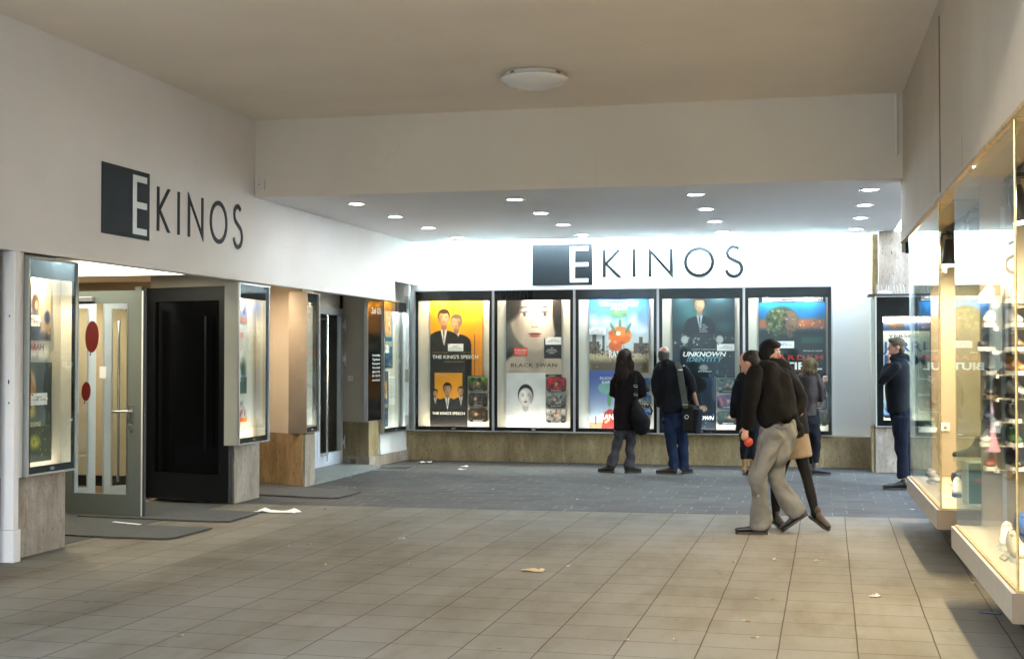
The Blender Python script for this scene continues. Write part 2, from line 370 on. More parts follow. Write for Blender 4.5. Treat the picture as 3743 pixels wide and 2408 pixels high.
# ------------------------------------------------------------------ setting: floor, paving, ceilings
def struct(name, mb, m, **k):
    o = mb.build(name, m, **k); o['kind'] = 'structure'; return o
XL = -6.3; ZC = 4.383; ZS = 3.494
EDGE = [(-6.8, 13.74), (-6.0, 13.77), (-3.2, 13.83), (-1.0, 13.93), (1.0, 14.05), (1.9, 14.08)]
g_ = MB(); g_.add([(-6.6, 5.6, 0), (4, 5.6, 0), (4, EDGE[-1][1], 0)] + [(x, y, 0) for x, y in EDGE[::-1]] + [(-6.6, 13.73, 0)], [tuple(range(3 + len(EDGE) + 1))])
struct('tiled_floor', g_, M['tile'])
g_ = MB(); g_.add([(-25, -21, -.002), (25, -21, -.002), (25, 5.6, -.002), (-25, 5.6, -.002)], [(0, 1, 2, 3)])
struct('bounce_pavement', g_, mat('pale_bounce_ground', (.58, .51, .42), .7, var=.15))  # unseen pale warm ground, added to bounce light up to the ceiling
g_ = MB(); g_.add([(x, y, -.004) for x, y in EDGE] + [(14, 14.08, -.004), (14, 21, -.004), (-6.8, 21, -.004)], [tuple(range(len(EDGE) + 3))])
struct('paving', g_, M['pav'])
g_ = MB(); g_.add([(-300, -300, -.03), (300, -300, -.03), (300, 300, -.03), (-300, 300, -.03)], [(0, 1, 2, 3)])
struct('ground', g_, M['concrete'])
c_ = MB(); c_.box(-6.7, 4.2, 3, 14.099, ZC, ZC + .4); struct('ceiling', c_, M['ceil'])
c_ = MB(); c_.box(-6.7, 1.15, 14.12, 20.2, ZS, ZS + .25); struct('soffit', c_, M['soffit'])
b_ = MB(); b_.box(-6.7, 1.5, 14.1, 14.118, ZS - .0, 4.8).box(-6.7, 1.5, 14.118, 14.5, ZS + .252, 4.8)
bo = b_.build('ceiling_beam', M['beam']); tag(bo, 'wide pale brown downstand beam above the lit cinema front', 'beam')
up = MB(); up.box(-14, 4.2, 3, 14, 4.81, 5.2).box(-14, 1.15, 14, 24, 4.81, 5.2); struct('ceiling_slab', up, M['concrete'])

# thin crack line and stain at the ceiling corners are part of the paint

# ------------------------------------------------------------------ big walls
def wall(name, label, mb, m, cat='wall', loc=None, **k):
    o = mb.build(name, m, **k); tag(o, label, cat)
    if loc: rebuild_origin(o, loc)
    return o
# left fascia: hangs over the entrances, bottom z 2.51, cut up to 2.82 past Y 19.3
f_ = MB()
prof = [(-14, 2.51), (19.3, 2.51), (19.3, 2.82), (20.58, 2.82), (20.58, 4.8), (-14, 4.8)]
vs = [(XL, y, z) for y, z in prof] + [(XL - .12, y, z) for y, z in prof]; n = len(prof)
f_.add(vs, [tuple(range(n)), tuple(range(2 * n - 1, n - 1, -1))] + [(i, i + n, (i + 1) % n + n, (i + 1) % n) for i in range(n)])
wall('fascia_wall', 'long white upper wall above the cinema entrances carrying the left black lettering', f_, M['wall'], loc=(XL, 3, 2.51))
# wall closing the near left side, with warm recess, up to first pier
w_ = MB(); w_.box(-6.75, -6.345, -14, 9.30, 0, 2.505)
wall('near_side_wall', 'cream plaster wall at the left edge beside the white pilaster', w_, M['wall2'], loc=(-6.6, 0, 0))
# cinema building roof over the recesses, so that no sky leaks in
rf = MB(); rf.box(-14, -6.42, -14, 24, 2.9, 3.0); struct('recess_roof', rf, M['concrete'])
rw = MB(); rw.box(-14, -13.9, -14, 24, 0, 2.9).box(-13.9, -6.92, 20.6, 20.8, 0, 2.9).box(-13.9, -6.75, -14, -13.9, 0, 2.9)
wall('rear_building_wall', 'hidden grey concrete wall behind the cinema lobby', rw, M['concrete'], loc=(-13.9, 5, 0))
# back wall
bw = MB(); bw.box(-6.9, .85, 20.502, 20.9, 0, 4.8)
wall('back_wall', 'bright white end wall behind the lit row of poster cases', bw, M['panel'], loc=(-2.7, 20.6, 0))
bt = MB()
xs = [-6.5, -5.0, -3.35, -2.6, -1.0, .0, .82]
for a, b in zip(xs[:-1], xs[1:]): bt.box(a + .0015, b - .0015, 20.2, 20.5, 0, .455)
# one dado of slabs: stays a single wall base
wall('travertine_plinth', 'low brown travertine base running beneath the row of poster cases', bt, M['trav'], cat='wall base', loc=(-2.7, 20.3, 0))
# cove: slot above soffit edge with lit tubes
cv = MB(); cv.box(-6.42, .9, 20.2, 20.215, ZS + .25, 4.2).box(-6.42, .9, 20.215, 20.5, 4.0, 4.05); struct('cove_slot', cv, M['soffit'])
for i in range(5):
    x0 = -5.70 + i * 1.26
    t_ = thing('cove_tube_lamp', ['leftmost', 'second from left', 'middle', 'second from right', 'rightmost'][i] + ' hidden tube lamp washing the top of the white end wall', 'tube lamp', (x0 + .6, 20.33, ZS + .2), 0, 'tube lamps in the ceiling slot')
    MB().tube([(-.6, 0, 0), (.6, 0, 0)], .02, 8).build('tube', M['cove'], t_, smooth=True)
    MB().box(-.62, .62, -.03, .03, .03, .07).build('batten', M['whitep'], t_)

# right: shop fascia, slightly out of parallel (.63 degrees)
TH = .011
def S(lx, ly, z=0): return V((.9 + lx * math.cos(TH) - ly * math.sin(TH), 14.4 + lx * math.sin(TH) + ly * math.cos(TH), z))
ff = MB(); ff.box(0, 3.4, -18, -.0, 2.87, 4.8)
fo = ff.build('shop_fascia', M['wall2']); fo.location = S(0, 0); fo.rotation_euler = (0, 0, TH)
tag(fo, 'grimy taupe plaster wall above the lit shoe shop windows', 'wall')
js = MB(); js.box(-.006, .0, -3.965, -3.925, 2.9, 4.25).build('joint_strip', M['joint'], fo)
js = MB(); js.box(-.002, .0, -5.305, -5.300, 2.9, 3.12).build('crack', M['joint'], fo)
tr = MB(); tr.box(-.012, .09, -9, -.02, 2.845, 2.868).build('wood_edge', M['wood'], fo)
sw = MB(); sw.box(2.2, 2.4, -18, -.35, 0, 2.868)
so_ = sw.build('shop_rear_wall', M['shopcream']); so_.location = S(0, 0); so_.rotation_euler = (0, 0, TH); tag(so_, 'cream rear wall inside the shoe shop', 'wall')
sp_ = MB(); sp_.box(.26, 2.2, -18, -.6, 0, .32)
so_ = sp_.build('shop_plinth', M['kick']); so_.location = S(0, 0); so_.rotation_euler = (0, 0, TH); tag(so_, 'black recessed plinth under the shop windows', 'plinth')
conduit = MB(); conduit.tube([(.84, 14.085, 3.75), (.84, 14.085, 4.36)], .02, 8)
o = conduit.build('corner_conduit', M['beam']); tag(o, 'painted pipe running up the corner of the beam at the right', 'pipe'); rebuild_origin(o, (.84, 14.085, 3.75))

# right far column of travertine with display box, daylight beyond it
cl = MB(); cl.box(.93, 2.0, 19.95, 20.5, 0, ZS - .002)
col_ = wall('travertine_pillar', 'tall pale travertine pillar at the far right behind the free-standing display box', cl, M['trav2'], cat='pillar', loc=(1.4, 20.2, 0))
cl2 = MB(); cl2.box(.852, .928, 20.3, 20.6, 0, ZS - .002)
wall('pillar_recess', 'narrow dark brown stone strip between the white end wall and pillar', cl2, M['trav'], cat='pillar', loc=(.89, 20.4, 0))
ow = MB(); ow.box(-30, 30, -22, -21, 0, 10.5)  # unseen block added to darken glass reflections, tall enough to stop the low sun
wall('sun_block_building', 'unseen plain grey building behind the viewer, added to block sky and sun', ow, M['concrete'], cat='building', loc=(0, -21, 0))
op = MB(); op.box(2.0, 14, 20.6, 21, 0, 4.8); wall('opposite_wall', 'plain wall continuing beyond the far pillar', op, M['wall'], loc=(8, 20.8, 0))

# ------------------------------------------------------------------ signs
def stroke_letter(ch, w, h, s):
    """strokes in a light geometric sans; returns list of polygons (x, z)"""
    P = []
    def bar(x0, z0, x1, z1):
        dx, dz = x1 - x0, z1 - z0; L = math.hypot(dx, dz); nx, nz = -dz / L * s / 2, dx / L * s / 2
        return [(x0 - nx, z0 - nz), (x1 - nx, z1 - nz), (x1 + nx, z1 + nz), (x0 + nx, z0 + nz)]
    if ch == 'I': P.append([(0, 0), (s, 0), (s, h), (0, h)])
    if ch == 'K':
        P.append([(0, 0), (s, 0), (s, h), (0, h)])
        P.append([(s, h * .42), (s, h * .55), (w - s * 1.25, h), (w, h), (s * 1.6, h * .49)])
        P.append([(s * 1.05, h * .55), (w, 0), (w - s * 1.25, 0), (s, h * .42)][::-1])
    if ch == 'N':
        P.append([(0, 0), (s, 0), (s, h * .80), (0, h * 1.06)])
        P.append([(w - s, h), (w - s, h * .20), (w, -h * .06), (w, h)])
        P.append([(0, h * 1.06), (s, h * .80), (w - s, h * .20), (w, -h * .06)][::-1])
    if ch == 'E':
        P.append([(0, 0), (s, 0), (s, h), (0, h)])
        for z in (0, h / 2 - s * .38, h - s * .76): P.append([(s, z), (w, z), (w, z + s * .76), (s, z + s * .76)])
    return P
def curve_mesh(mb, pts, s, y0, y1, closed=False):
    n = len(pts); L = []; Rr = []
    for i in range(n):
        a = V(pts[(i - 1) % n] if closed or i > 0 else pts[i]); b = V(pts[(i + 1) % n] if closed or i < n - 1 else pts[i])
        t = (b - a).normalized(); nn = V((-t.y, t.x)); p = V(pts[i]); L.append(p + nn * s / 2); Rr.append(p - nn * s / 2)
    m = n if closed else n - 1
    o = len(mb.v)
    for q in L + Rr: mb.v.append((q.x, y0, q.y))
    for q in L + Rr: mb.v.append((q.x, y1, q.y))
    for i in range(m):
        j = (i + 1) % n
        mb.f += [(o + i, o + n + i, o + n + j, o + j), (o + i, o + j, o + 2 * n + j, o + 2 * n + i), (o + n + i, o + 3 * n + i, o + 3 * n + j, o + n + j)]
def sign(name, label, loc, rz, k):
    """square panel .96 x .66 at local 0,0; lettering to its right; k scales all"""
    t = thing(name, label, 'sign', loc, rz)
    MB().box(0, .985 * k, -.006, -.001, 0, .665 * k).build('panel', M['anth'], t)
    m = MB()
    for p in stroke_letter('E', .30 * k, .575 * k, .082 * k): m.plate([(x + .62 * k, z + .043 * k) for x, z in p], -.010, -.0065)
    m.build('letter', M['whitep'], t)
    h = .445 * k; z0 = .118 * k; s = .05 * k
    for ch, x, w in (('K', 1.155, .305), ('I', 1.634, .05), ('N', 1.888, .39)):
        m = MB()
        for p in stroke_letter(ch, w * k, h, s): m.plate([(a + x * k, b + z0) for a, b in p], -.008, -.001)
        m.build('letter', M['anth'], t, fix=True)
    m = MB(); cx, cz = 2.69 * k, z0 + h / 2; r = .214 * k
    curve_mesh(m, [(cx + r * math.cos(a), cz + r * math.sin(a)) for a in np.linspace(0, 2 * math.pi, 40, endpoint=False)], s, -.008, -.001, True)
    m.build('letter', M['anth'], t, fix=True)
    m = MB(); cx = 3.238 * k; r1 = .098 * k; r2 = .121 * k; top = z0 + h + .01 * k - r1; bot = z0 - .01 * k + r2
    a1 = np.linspace(R(35), R(235), 16); pts = [(cx - .01 * k + r1 * math.cos(a), top + r1 * math.sin(a)) for a in a1]
    a2 = np.linspace(R(50), R(-170), 18); pts += [(cx - .005 * k + r2 * math.cos(a), bot + r2 * math.sin(a)) for a in a2]
    curve_mesh(m, pts, s, -.008, -.001); m.build('letter', M['anth'], t, fix=True); return t
sign('wall_sign', 'dark square logo and lettering high on the left wall over the open glass door', (XL, 10.742, 2.775), R(90), .98).scale = (.912, 1, 1)
sign('wall_sign', 'dark square logo and lettering on the glowing end wall above the poster cases', at(1946, 1044, 20.5), 0, .985)

# ------------------------------------------------------------------ ceiling lamps
dome = thing('ceiling_lamp', 'large unlit shallow opal dome lamp on the ceiling of the passage', 'ceiling lamp', (-2.617, 12.34, ZC))
MB().lathe([(.27, 0), (.285, -.01), (.285, -.045), (.27, -.05)], n=48).build('base_ring', M['plastic'], dome, smooth=True, fix=True)
MB().lathe([(.31, -.045), (.33, -.055), (.332, -.065), (.31, -.085), (.24, -.125), (.15, -.15), (.06, -.16), (.001, -.161)], n=48).build('opal_bowl', M['dome'], dome, smooth=True, fix=True)
for a, q_ in ((20, 1.), (26, 1.), (33, .8), (41, .7), (230, .8), (236, 1), (-30, 1.3), (-24, 1.5)): MB().ell((.287 * math.cos(R(a)), .287 * math.sin(R(a)), -.025), (.013 * q_, 0, 0), (0, .013 * q_, 0), (0, 0, .012), 8, 6).build('rust_patch', M['joint'], dome)
def downlight(loc, label):
    t = thing('recessed_downlight', label, 'downlight', loc, 0, 'recessed downlights in the low white soffit')
    MB().lathe([(.088, 0), (.108, 0), (.110, -.004), (.104, -.009), (.088, -.012), (.084, -.004)], n=32).build('trim_ring', M['alu'], t, smooth=True, fix=True)
    MB().lathe([(.084, -.002), (.084, -.0075), (.001, -.0085)], n=32).build('lens', M['led'], t, fix=True)
    return t
dl0 = None
ord4 = ['nearest', 'second nearest', 'third nearest', 'farthest']; rows = ['leftmost', 'second from left', 'second from right', 'rightmost']
for i, x in enumerate((-5.36, -3.405, -1.305, .604)):
    for j, y in enumerate((14.93, 16.43, 17.95, 19.5)):
        lb = f'lit round downlight, {ord4[j]} of the {rows[i]} row in the soffit'
        if dl0 is None: dl0 = downlight((x, y, ZS), lb)
        else:
            r_ = dl0.copy(); C.objects.link(r_); r_.location = (x, y, ZS); r_['label'] = lb
            for ch in list(dl0.children):
                c = ch.copy(); C.objects.link(c); c.parent = r_
# small sensor box on the beam by the left wall
sb = thing('sensor_box', 'small square cream sensor box on the beam at the left wall', 'sensor', tuple(at(954, 677, 14.1)))
MB().box(-.055, .055, -.05, 0, -.06, .06).build('housing', M['plastic'], sb, bevel=.008)
MB().tube([(0, -.051, 0), (0, -.055, 0)], .007, 8).build('lens', M['ink'], sb)

# ------------------------------------------------------------------ left facade: piers, recesses, doors
def pier(name, label, poly, dado_poly, ztop, zd, m=None, dm=None):
    t = thing(name, label, 'wall pier', (poly[0][0], poly[0][1], 0))
    o = V((poly[0][0], poly[0][1]))
    sh = lambda P: [(x - o.x, y - o.y) for x, y in P]
    MB().prism(sh(poly), zd, ztop).build('wall', m or M['wall2'], t, fix=True)
    MB().prism(sh(dado_poly), 0, zd - .001).build('stone_dado', dm or M['trav2'], t, fix=True)
    return t
pier('entrance_pier', 'pale travertine pier under the leftmost poster case', [(-6.47, 9.5), (-6.47, 10.29), (-6.9, 10.29), (-6.9, 9.5)], [(-6.37, 9.49), (-6.37, 10.3), (-6.92, 10.3), (-6.92, 9.49)], 2.6, .66)
pier('entrance_pier', 'travertine pier between the black glass leaf and the brown recess', [(-6.38, 13.75), (-6.38, 14.40), (-7.1, 14.40), (-7.62, 14.6), (-7.62, 14.11)], [(-6.37, 13.725), (-6.37, 14.41), (-7.1, 14.41), (-7.64, 14.62), (-7.64, 14.10)], 2.6, .69)
pier('entrance_pier', 'angled pier with brown stone side below the steel display case', [(-6.335, 15.64), (-6.335, 15.99), (-7.0, 16.43), (-8.6, 17.46), (-8.6, 17.06)], [(-6.32, 15.62), (-6.32, 16.0), (-7.0, 16.45), (-8.62, 17.48), (-8.62, 17.05)], 2.6, .67, dm=M['trav3'])
# pale front facing of the third pier
o = MB().box(-6.319, -6.300, 15.655, 16.0, 0, .665).build('stone_facing', M['trav2']); tag(o, 'pale stone slab facing the front of the angled pier', 'stone slab'); rebuild_origin(o, (-6.31, 15.8, 0))
pier('entrance_pier', 'travertine dado and pale wall between the silver door and corner', [(-6.50, 18.68), (-6.50, 19.06), (-6.62, 19.2), (-6.66, 20.5), (-7.3, 20.5), (-7.0, 18.92)], [(-6.487, 18.66), (-6.47, 19.07), (-6.36, 20.2), (-7.3, 20.5), (-7.0, 18.9)], 2.9, .155)
o = MB().prism([(-6.495, 18.662), (-6.478, 19.068), (-6.60, 19.08), (-7.0, 18.905)], .157, .668).build('stone_slab', M['trav']); tag(o, 'brown travertine slab beside the silver door under the pale plaster', 'stone slab'); rebuild_origin(o, (-6.6, 18.9, .16))
wl = thing('lobby_wall', 'warm beige wall seen through the open green door', 'wall', (-10, 15.2, 0))
MB().box(-3.9, 2.36, 0, .1, .14, 2.62).build('wall', M['beige'], wl); MB().box(-3.9, 2.36, -.015, .1, 0, .138).build('skirting', M['anth2'], wl)
o = MB().box(-8.7, -8.6, 15.3, 17.4, 0, 2.6).build('recess_wall', M['wall2']); tag(o, 'plain wall deep inside the brown recess', 'wall'); rebuild_origin(o, (-8.65, 16, 0))
o = MB().box(-7.25, -7.04, 16.47, 18.88, 2.382, 2.6).box(-7.25, -7.04, 16.47, 16.79, 0, 2.38).build('door_lintel', M['wall']); tag(o, 'pale wall above the silver side door', 'wall'); rebuild_origin(o, (-7.1, 17.6, 2.38))
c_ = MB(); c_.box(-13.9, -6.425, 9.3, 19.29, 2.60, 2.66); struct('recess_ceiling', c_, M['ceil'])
c_ = MB(); c_.box(-13.9, -6.43, 10.3, 13.64, .001, .006); struct('recess_floor', c_, M['carpet'])
c_ = MB(); c_.box(-13.9, -7.7, 13.66, 15.2, .002, .007); struct('lobby_floor', c_, M['brownfl'])
c_ = MB(); c_.prism([(-7.0, 16.5), (-6.30, 16.02), (-6.30, 18.64), (-6.49, 18.65), (-7.0, 18.9)], -.03, .045); o = c_.build('door_step', M['slab'], fix=True); tag(o, 'low green-grey threshold slab before the silver side door', 'doorstep'); rebuild_origin(o, (-6.6, 17.5, 0))
# pilaster at far left, with base
pl_ = thing('white_pilaster', 'white painted pilaster with a projecting base at the left edge', 'pilaster', (-6.32, 9.43, 0))
MB().box(-.075, .045, -.03, .04, .262, 2.505).build('shaft', M['wall'], pl_, bevel=.004); MB().box(-.085, .058, -.045, .055, 0, .26).build('base', M['wall'], pl_, bevel=.005)
MB().ell((-.005, -.032, 1.45), (.007, 0, 0), (0, .003, 0), (0, 0, .02), 8, 6).build('keyhole', M['ink'], pl_)
for z in (1.28, 1.98): MB().ell((-.002, -.032, z), (.007, 0, 0), (0, .003, 0), (0, 0, .009), 8, 6).build('screw_hole', M['ink'], pl_)
o = MB().box(-6.46, -6.312, 9.472, 9.572, .668, 2.505).build('wall_strip', M['wall']); tag(o, 'narrow white wall strip between pilaster and leftmost poster case', 'wall'); rebuild_origin(o, (-6.38, 9.52, .668))
# vestibule luminous ceiling
lp = thing('ceiling_light', 'glowing cream ceiling panel inside the entrance above the open door', 'ceiling light', (-7.7, 12.4, 2.598))
MB().box(-.9, .9, -1.0, 1.0, -.03, 0).build('diffuser', emis('cream_diffuser', (1, .96, .74), .25), lp)
MB().box(-.92, .92, -1.02, -1.0, -.035, 0).box(-.92, .92, 1.0, 1.02, -.035, 0).box(-.92, -.9, -1, 1, -.035, 0).box(.9, .92, -1, 1, -.035, 0).build('frame', M['whitep'], lp)

def ceil_spot(label, p, e, col, aim):
    t = thing('ceiling_spot', label, 'ceiling light', p)
    MB().lathe([(.05, 0), (.065, 0), (.065, -.006), (.05, -.012), (.045, -.003)], n=24).build('trim_ring', M['alu'], t, fix=True)
    MB().lathe([(.045, -.002), (.045, -.006), (.001, -.007)], n=24).build('lens', M['warmglow'], t, fix=True)
    light('recess_lamp', 'SPOT', (0, 0, -.03), e, col, t, shadow_soft_size=.04, spot_size=R(150), spot_blend=.5, target=aim)
ceil_spot('small warm spot in the ceiling of the brown stone recess', (-7.1, 14.85, 2.60), 1.7, (1, .70, .42), (0, .25, -1))
ceil_spot('small warm spot in the lobby ceiling behind the green door', (-9.2, 14.3, 2.60), 2.6, (1, .80, .52), (0, .1, -1))
ceil_spot('small warm spot above the leftmost travertine pier', (-6.95, 11.2, 2.60), .8, (1, .74, .45), (0.1, -.1, -1))
def leaf(name, label, p0, p1, h, frame_m, glass_m, stile=.12, rail_b=.2, rail_t=.12, th=.05, z0=.02, cat='door'):
    """door leaf from p0 (left) to p1 (right) as seen from the passage"""
    d = V((p1[0] - p0[0], p1[1] - p0[1])); L = d.length; rz = math.atan2(d.y, d.x)
    t = thing(name, label, cat, (p0[0], p0[1], 0), rz)
    MB().box(0, stile, 0, th, z0, h).box(L - stile, L, 0, th, z0, h).box(stile, L - stile, 0, th, z0, z0 + rail_b).box(stile, L - stile, 0, th, h - rail_t, h).build('frame', frame_m, t)
    MB().box(stile - .003, stile + .012, -.004, th + .004, z0 + rail_b, h - rail_t).box(L - stile - .012, L - stile + .003, -.004, th + .004, z0 + rail_b, h - rail_t).build('glazing_bead', M['anth2'] if frame_m is M['anth2'] else M['alu'], t)
    MB().box(stile, L - stile, th * .45, th * .55, z0 + rail_b, h - rail_t).build('pane', glass_m, t)
    return t, L
gd, L = leaf('glass_door', 'open greenish-grey metal framed glass door with lever handle', (-7.73, 12.417), (-6.737, 12.285), 2.335, M['greend'], M['glass'], .165, .21, .13)
hd = MB().box(L - .14, L - .09, -.012, 0, .98, 1.16).build('handle_plate', M['alu'], gd, bevel=.003)
MB().tube([(L - .115, -.012, 1.09), (L - .115, -.055, 1.09), (L - .135, -.062, 1.09), (L - .30, -.062, 1.085)], .012, 10).build('lever', M['chrome'], hd, smooth=True)
MB().ell((L - .115, -.014, .92), (.022, 0, 0), (0, .006, 0), (0, 0, .035), 12, 8).build('lock_plate', M['alu'], gd)
MB().box(.12, .42, -.055, 0, 2.225, 2.275).build('door_closer', M['alu'], gd, bevel=.004)
MB().box(L, L + .018, .002, .048, .02, 2.33).build('brush_strip', M['whitep'], gd); MB().box(L + .018, L + .032, .005, .045, .02, 2.33).build('rubber_seal', M['rubber'], gd)
M['stk'] = mat('red_sticker_film', (.105, .012, .010), .4)
# two red balloon stickers on the pane
for cx, cz, sx, sz in ((.37, 1.86, .085, .165), (.30, 1.29, .058, .10)):
    b = MB(); n = 28; pts = [(cx + sx * math.cos(a) , cz + sz * math.sin(a) + .12 * (math.cos(a) * sx)) for a in np.linspace(0, 2 * math.pi, n, endpoint=False)]
    b.plate(pts, .0175, .0215); b.plate([(cx - .03, cz - sz - .03), (cx - .012, cz - sz - .03), (cx - .018, cz - sz + .01)], .0175, .0215)
    bs = b.build('balloon_sticker', M['stk'], gd, fix=True)
cx = MB(); cx.plate([(.47, 1.43), (.55, 1.43), (.55, 1.55), (.47, 1.55)], .0175, .0215); stk = cx.build('name_sticker', M['whitep'], gd, fix=True)
# jamb with hinges
jb = thing('door_jamb', 'pale grey steel jamb with hinges between green door and black leaf', 'door jamb', (-7.66, 13.93, 0))
MB().box(-.05, .035, -.03, .05, 0, 2.47).build('post', M['greyal'], jb)
for z in (.36, 1.72, 2.12):
    MB().box(-.03, .055, -.055, -.03, z - .035, z + .035).tube([(.055, -.045, z - .09), (.055, -.045, z + .09)], .013, 8).build('hinge', M['whitep'], jb)
bl, L2 = leaf('black_glass_leaf', 'tall black glass side panel folded back inside the entrance', (-7.604, 13.978), (-6.403, 13.643), 2.45, M['anth2'], M['blackgl'], .13, .30, .16, .06)
MB().tube([(L2 - .30, -.05, .62), (L2 - .30, -.05, 2.1)], .010, 10).build('pull_bar', M['anth2'], bl, smooth=True)
# inner silver doors in the lobby
for i, (a, b) in enumerate((((-7.86, 13.50), (-7.60, 13.86)), ((-8.66, 12.98), (-7.92, 13.42)))):
    d_, l_ = leaf('inner_glass_door', ['silver framed inner lobby door behind the green door, nearer leaf', 'silver framed inner lobby door behind the green door, farther leaf'][i], a, b, 2.3, M['silver'], M['glass'], .085, .16, .10)
    MB().tube([(.14, -.06, .25), (.14, -.06, 2.05)], .016, 10).build('pull_bar', M['chrome'], d_, smooth=True)
# silver side door (faces the passage, +X): leaf along +Y
sd, l_ = leaf('side_door', 'silver framed glass side door with long vertical pull bar', (-6.998, 17.86), (-6.985, 18.88), 2.378, M['silver'], M['glass'], .10, .19, .10, z0=.05)
pb = MB().tube([(.20, -.07, .14), (.20, -.07, 2.26)], .018, 12).build('pull_bar', M['chrome'], sd, smooth=True)
for z in (.22, 2.2): MB().tube([(.20, -.07, z), (.12, 0, z)], .009, 8).build('bracket', M['chrome'], pb)
for z in (.36, 1.62, 2.12): MB().box(l_ - .03, l_ + .03, -.03, 0, z - .04, z + .04).tube([(l_ + .01, -.03, z - .09), (l_ + .01, -.03, z + .09)], .012, 8).build('hinge', M['whitep'], sd)
sd2, l_ = leaf('side_door', 'silver framed leaf mostly hidden behind the narrow steel case', (-7.01, 16.80), (-6.999, 17.845), 2.378, M['silver'], M['shopglass'], .10, .19, .10, z0=.05)
o = MB().box(-7.75, -7.70, 16.5, 20.55, 0, 2.6).build('interior_wall', M['concrete']); tag(o, 'dim beige interior wall behind the silver side door', 'wall'); rebuild_origin(o, (-7.7, 17.7, 0))
swp = at(1285, 1383, 18.78); sw_ = thing('light_switch', 'small square white switch on the plaster beside the silver door', 'switch', (swp.x, 18.772, swp.z), R(-24))
MB().box(-.05, .05, -.028, -.004, -.04, .04).build('cover', M['white'], sw_, bevel=.004); MB().box(-.035, .035, -.033, -.028, -.028, .028).build('rocker', M['whitep'], sw_)
ob = MB().box(-.045, .045, -.03, .0, 0, .07).build('wall_socket', M['based']); ob.location = (-6.78, 18.80, .045); ob.rotation_euler = (0, 0, R(-24)); tag(ob, 'small rusty box low on the stone beside the silver door', 'junction box')
# floor grate by the corner and mats
def flat_poly(name, label, cat, pts, z0, z1, m, kind=None, **k):
    c = V((sum(p[0] for p in pts) / len(pts), sum(p[1] for p in pts) / len(pts)))
    o = MB().prism([(x - c.x, y - c.y) for x, y in pts], 0, z1 - z0).build(name, m, fix=True, **k); o.location = (c.x, c.y, z0)
    return tag(o, label, cat, kind=kind)
def ccw(p): return p
flat_poly('door_mat', 'grey mat in front of the left pier nearest the camera', 'mat', [(-7.4, 10.93), (-6.45, 10.86), (-5.72, 10.87), (-5.66, 10.95), (-5.63, 11.64), (-7.4, 11.76)], .007, .019, M['carpet'])
flat_poly('door_mat', 'grey mat running out from beneath the open green door', 'mat', [(-7.4, 12.2), (-6.42, 12.137), (-5.68, 12.13), (-5.71, 12.93), (-6.42, 13.03), (-7.4, 13.1)], .007, .019, M['carpet'])
flat_poly('door_mat', 'grey mat before the brown stone recess beside the second pier', 'mat', [(-7.4, 14.75), (-6.2, 14.56), (-5.5, 14.47), (-5.42, 14.5), (-5.39, 15.2), (-6.3, 15.62), (-7.0, 16.0), (-7.4, 16.2)], .002, .014, M['carpet'])
gr = thing('floor_grate', 'dark metal foot scraper grate sunk in the paving near the corner', 'grate', tuple(gnd(880 + 2040 / 3.85, 1500 + 835 / 3.85)), R(4))
MB().box(-.30, .30, -.02, .0, -.003, .006).box(-.30, .30, .62, .64, -.003, .006).box(-.32, -.3, -.02, .64, -.003, .006).box(.3, .32, -.02, .64, -.003, .006).build('rim', M['alu'], gr)
m_ = MB(); m_.box(-.3, .3, 0, .62, -.002, .001)
for i in range(14): m_.box(-.29 + i * .043, -.27 + i * .043, 0, .62, .001, .005)
m_.build('bars', M['kick'], gr)
pl4 = thing('white_shutter_panel', 'white metal panel below the corner poster case at the left', 'panel', (-6.44, 19.66, 0), R(90 - 3.5))
MB().box(-.56, .56, -.012, .03, .16, .485).build('sheet', M['whitep'], pl4, bevel=.003); MB().box(-.56, .56, -.02, -.0125, .16, .215).build('lower_lip', M['whitep'], pl4)
hf = thing('white_hinge_post', 'slim white hinged post at the corner beside the first poster case', 'post', (-6.33, 20.12, 0))
MB().box(-.10, .0, -.0, .08, .48, 2.80).build('post', M['whitep'], hf)
for z in (.62, 1.35, 2.52): MB().box(-.055, -.005, -.025, -.001, z - .10, z + .10).build('hinge', M['greyal'], hf)

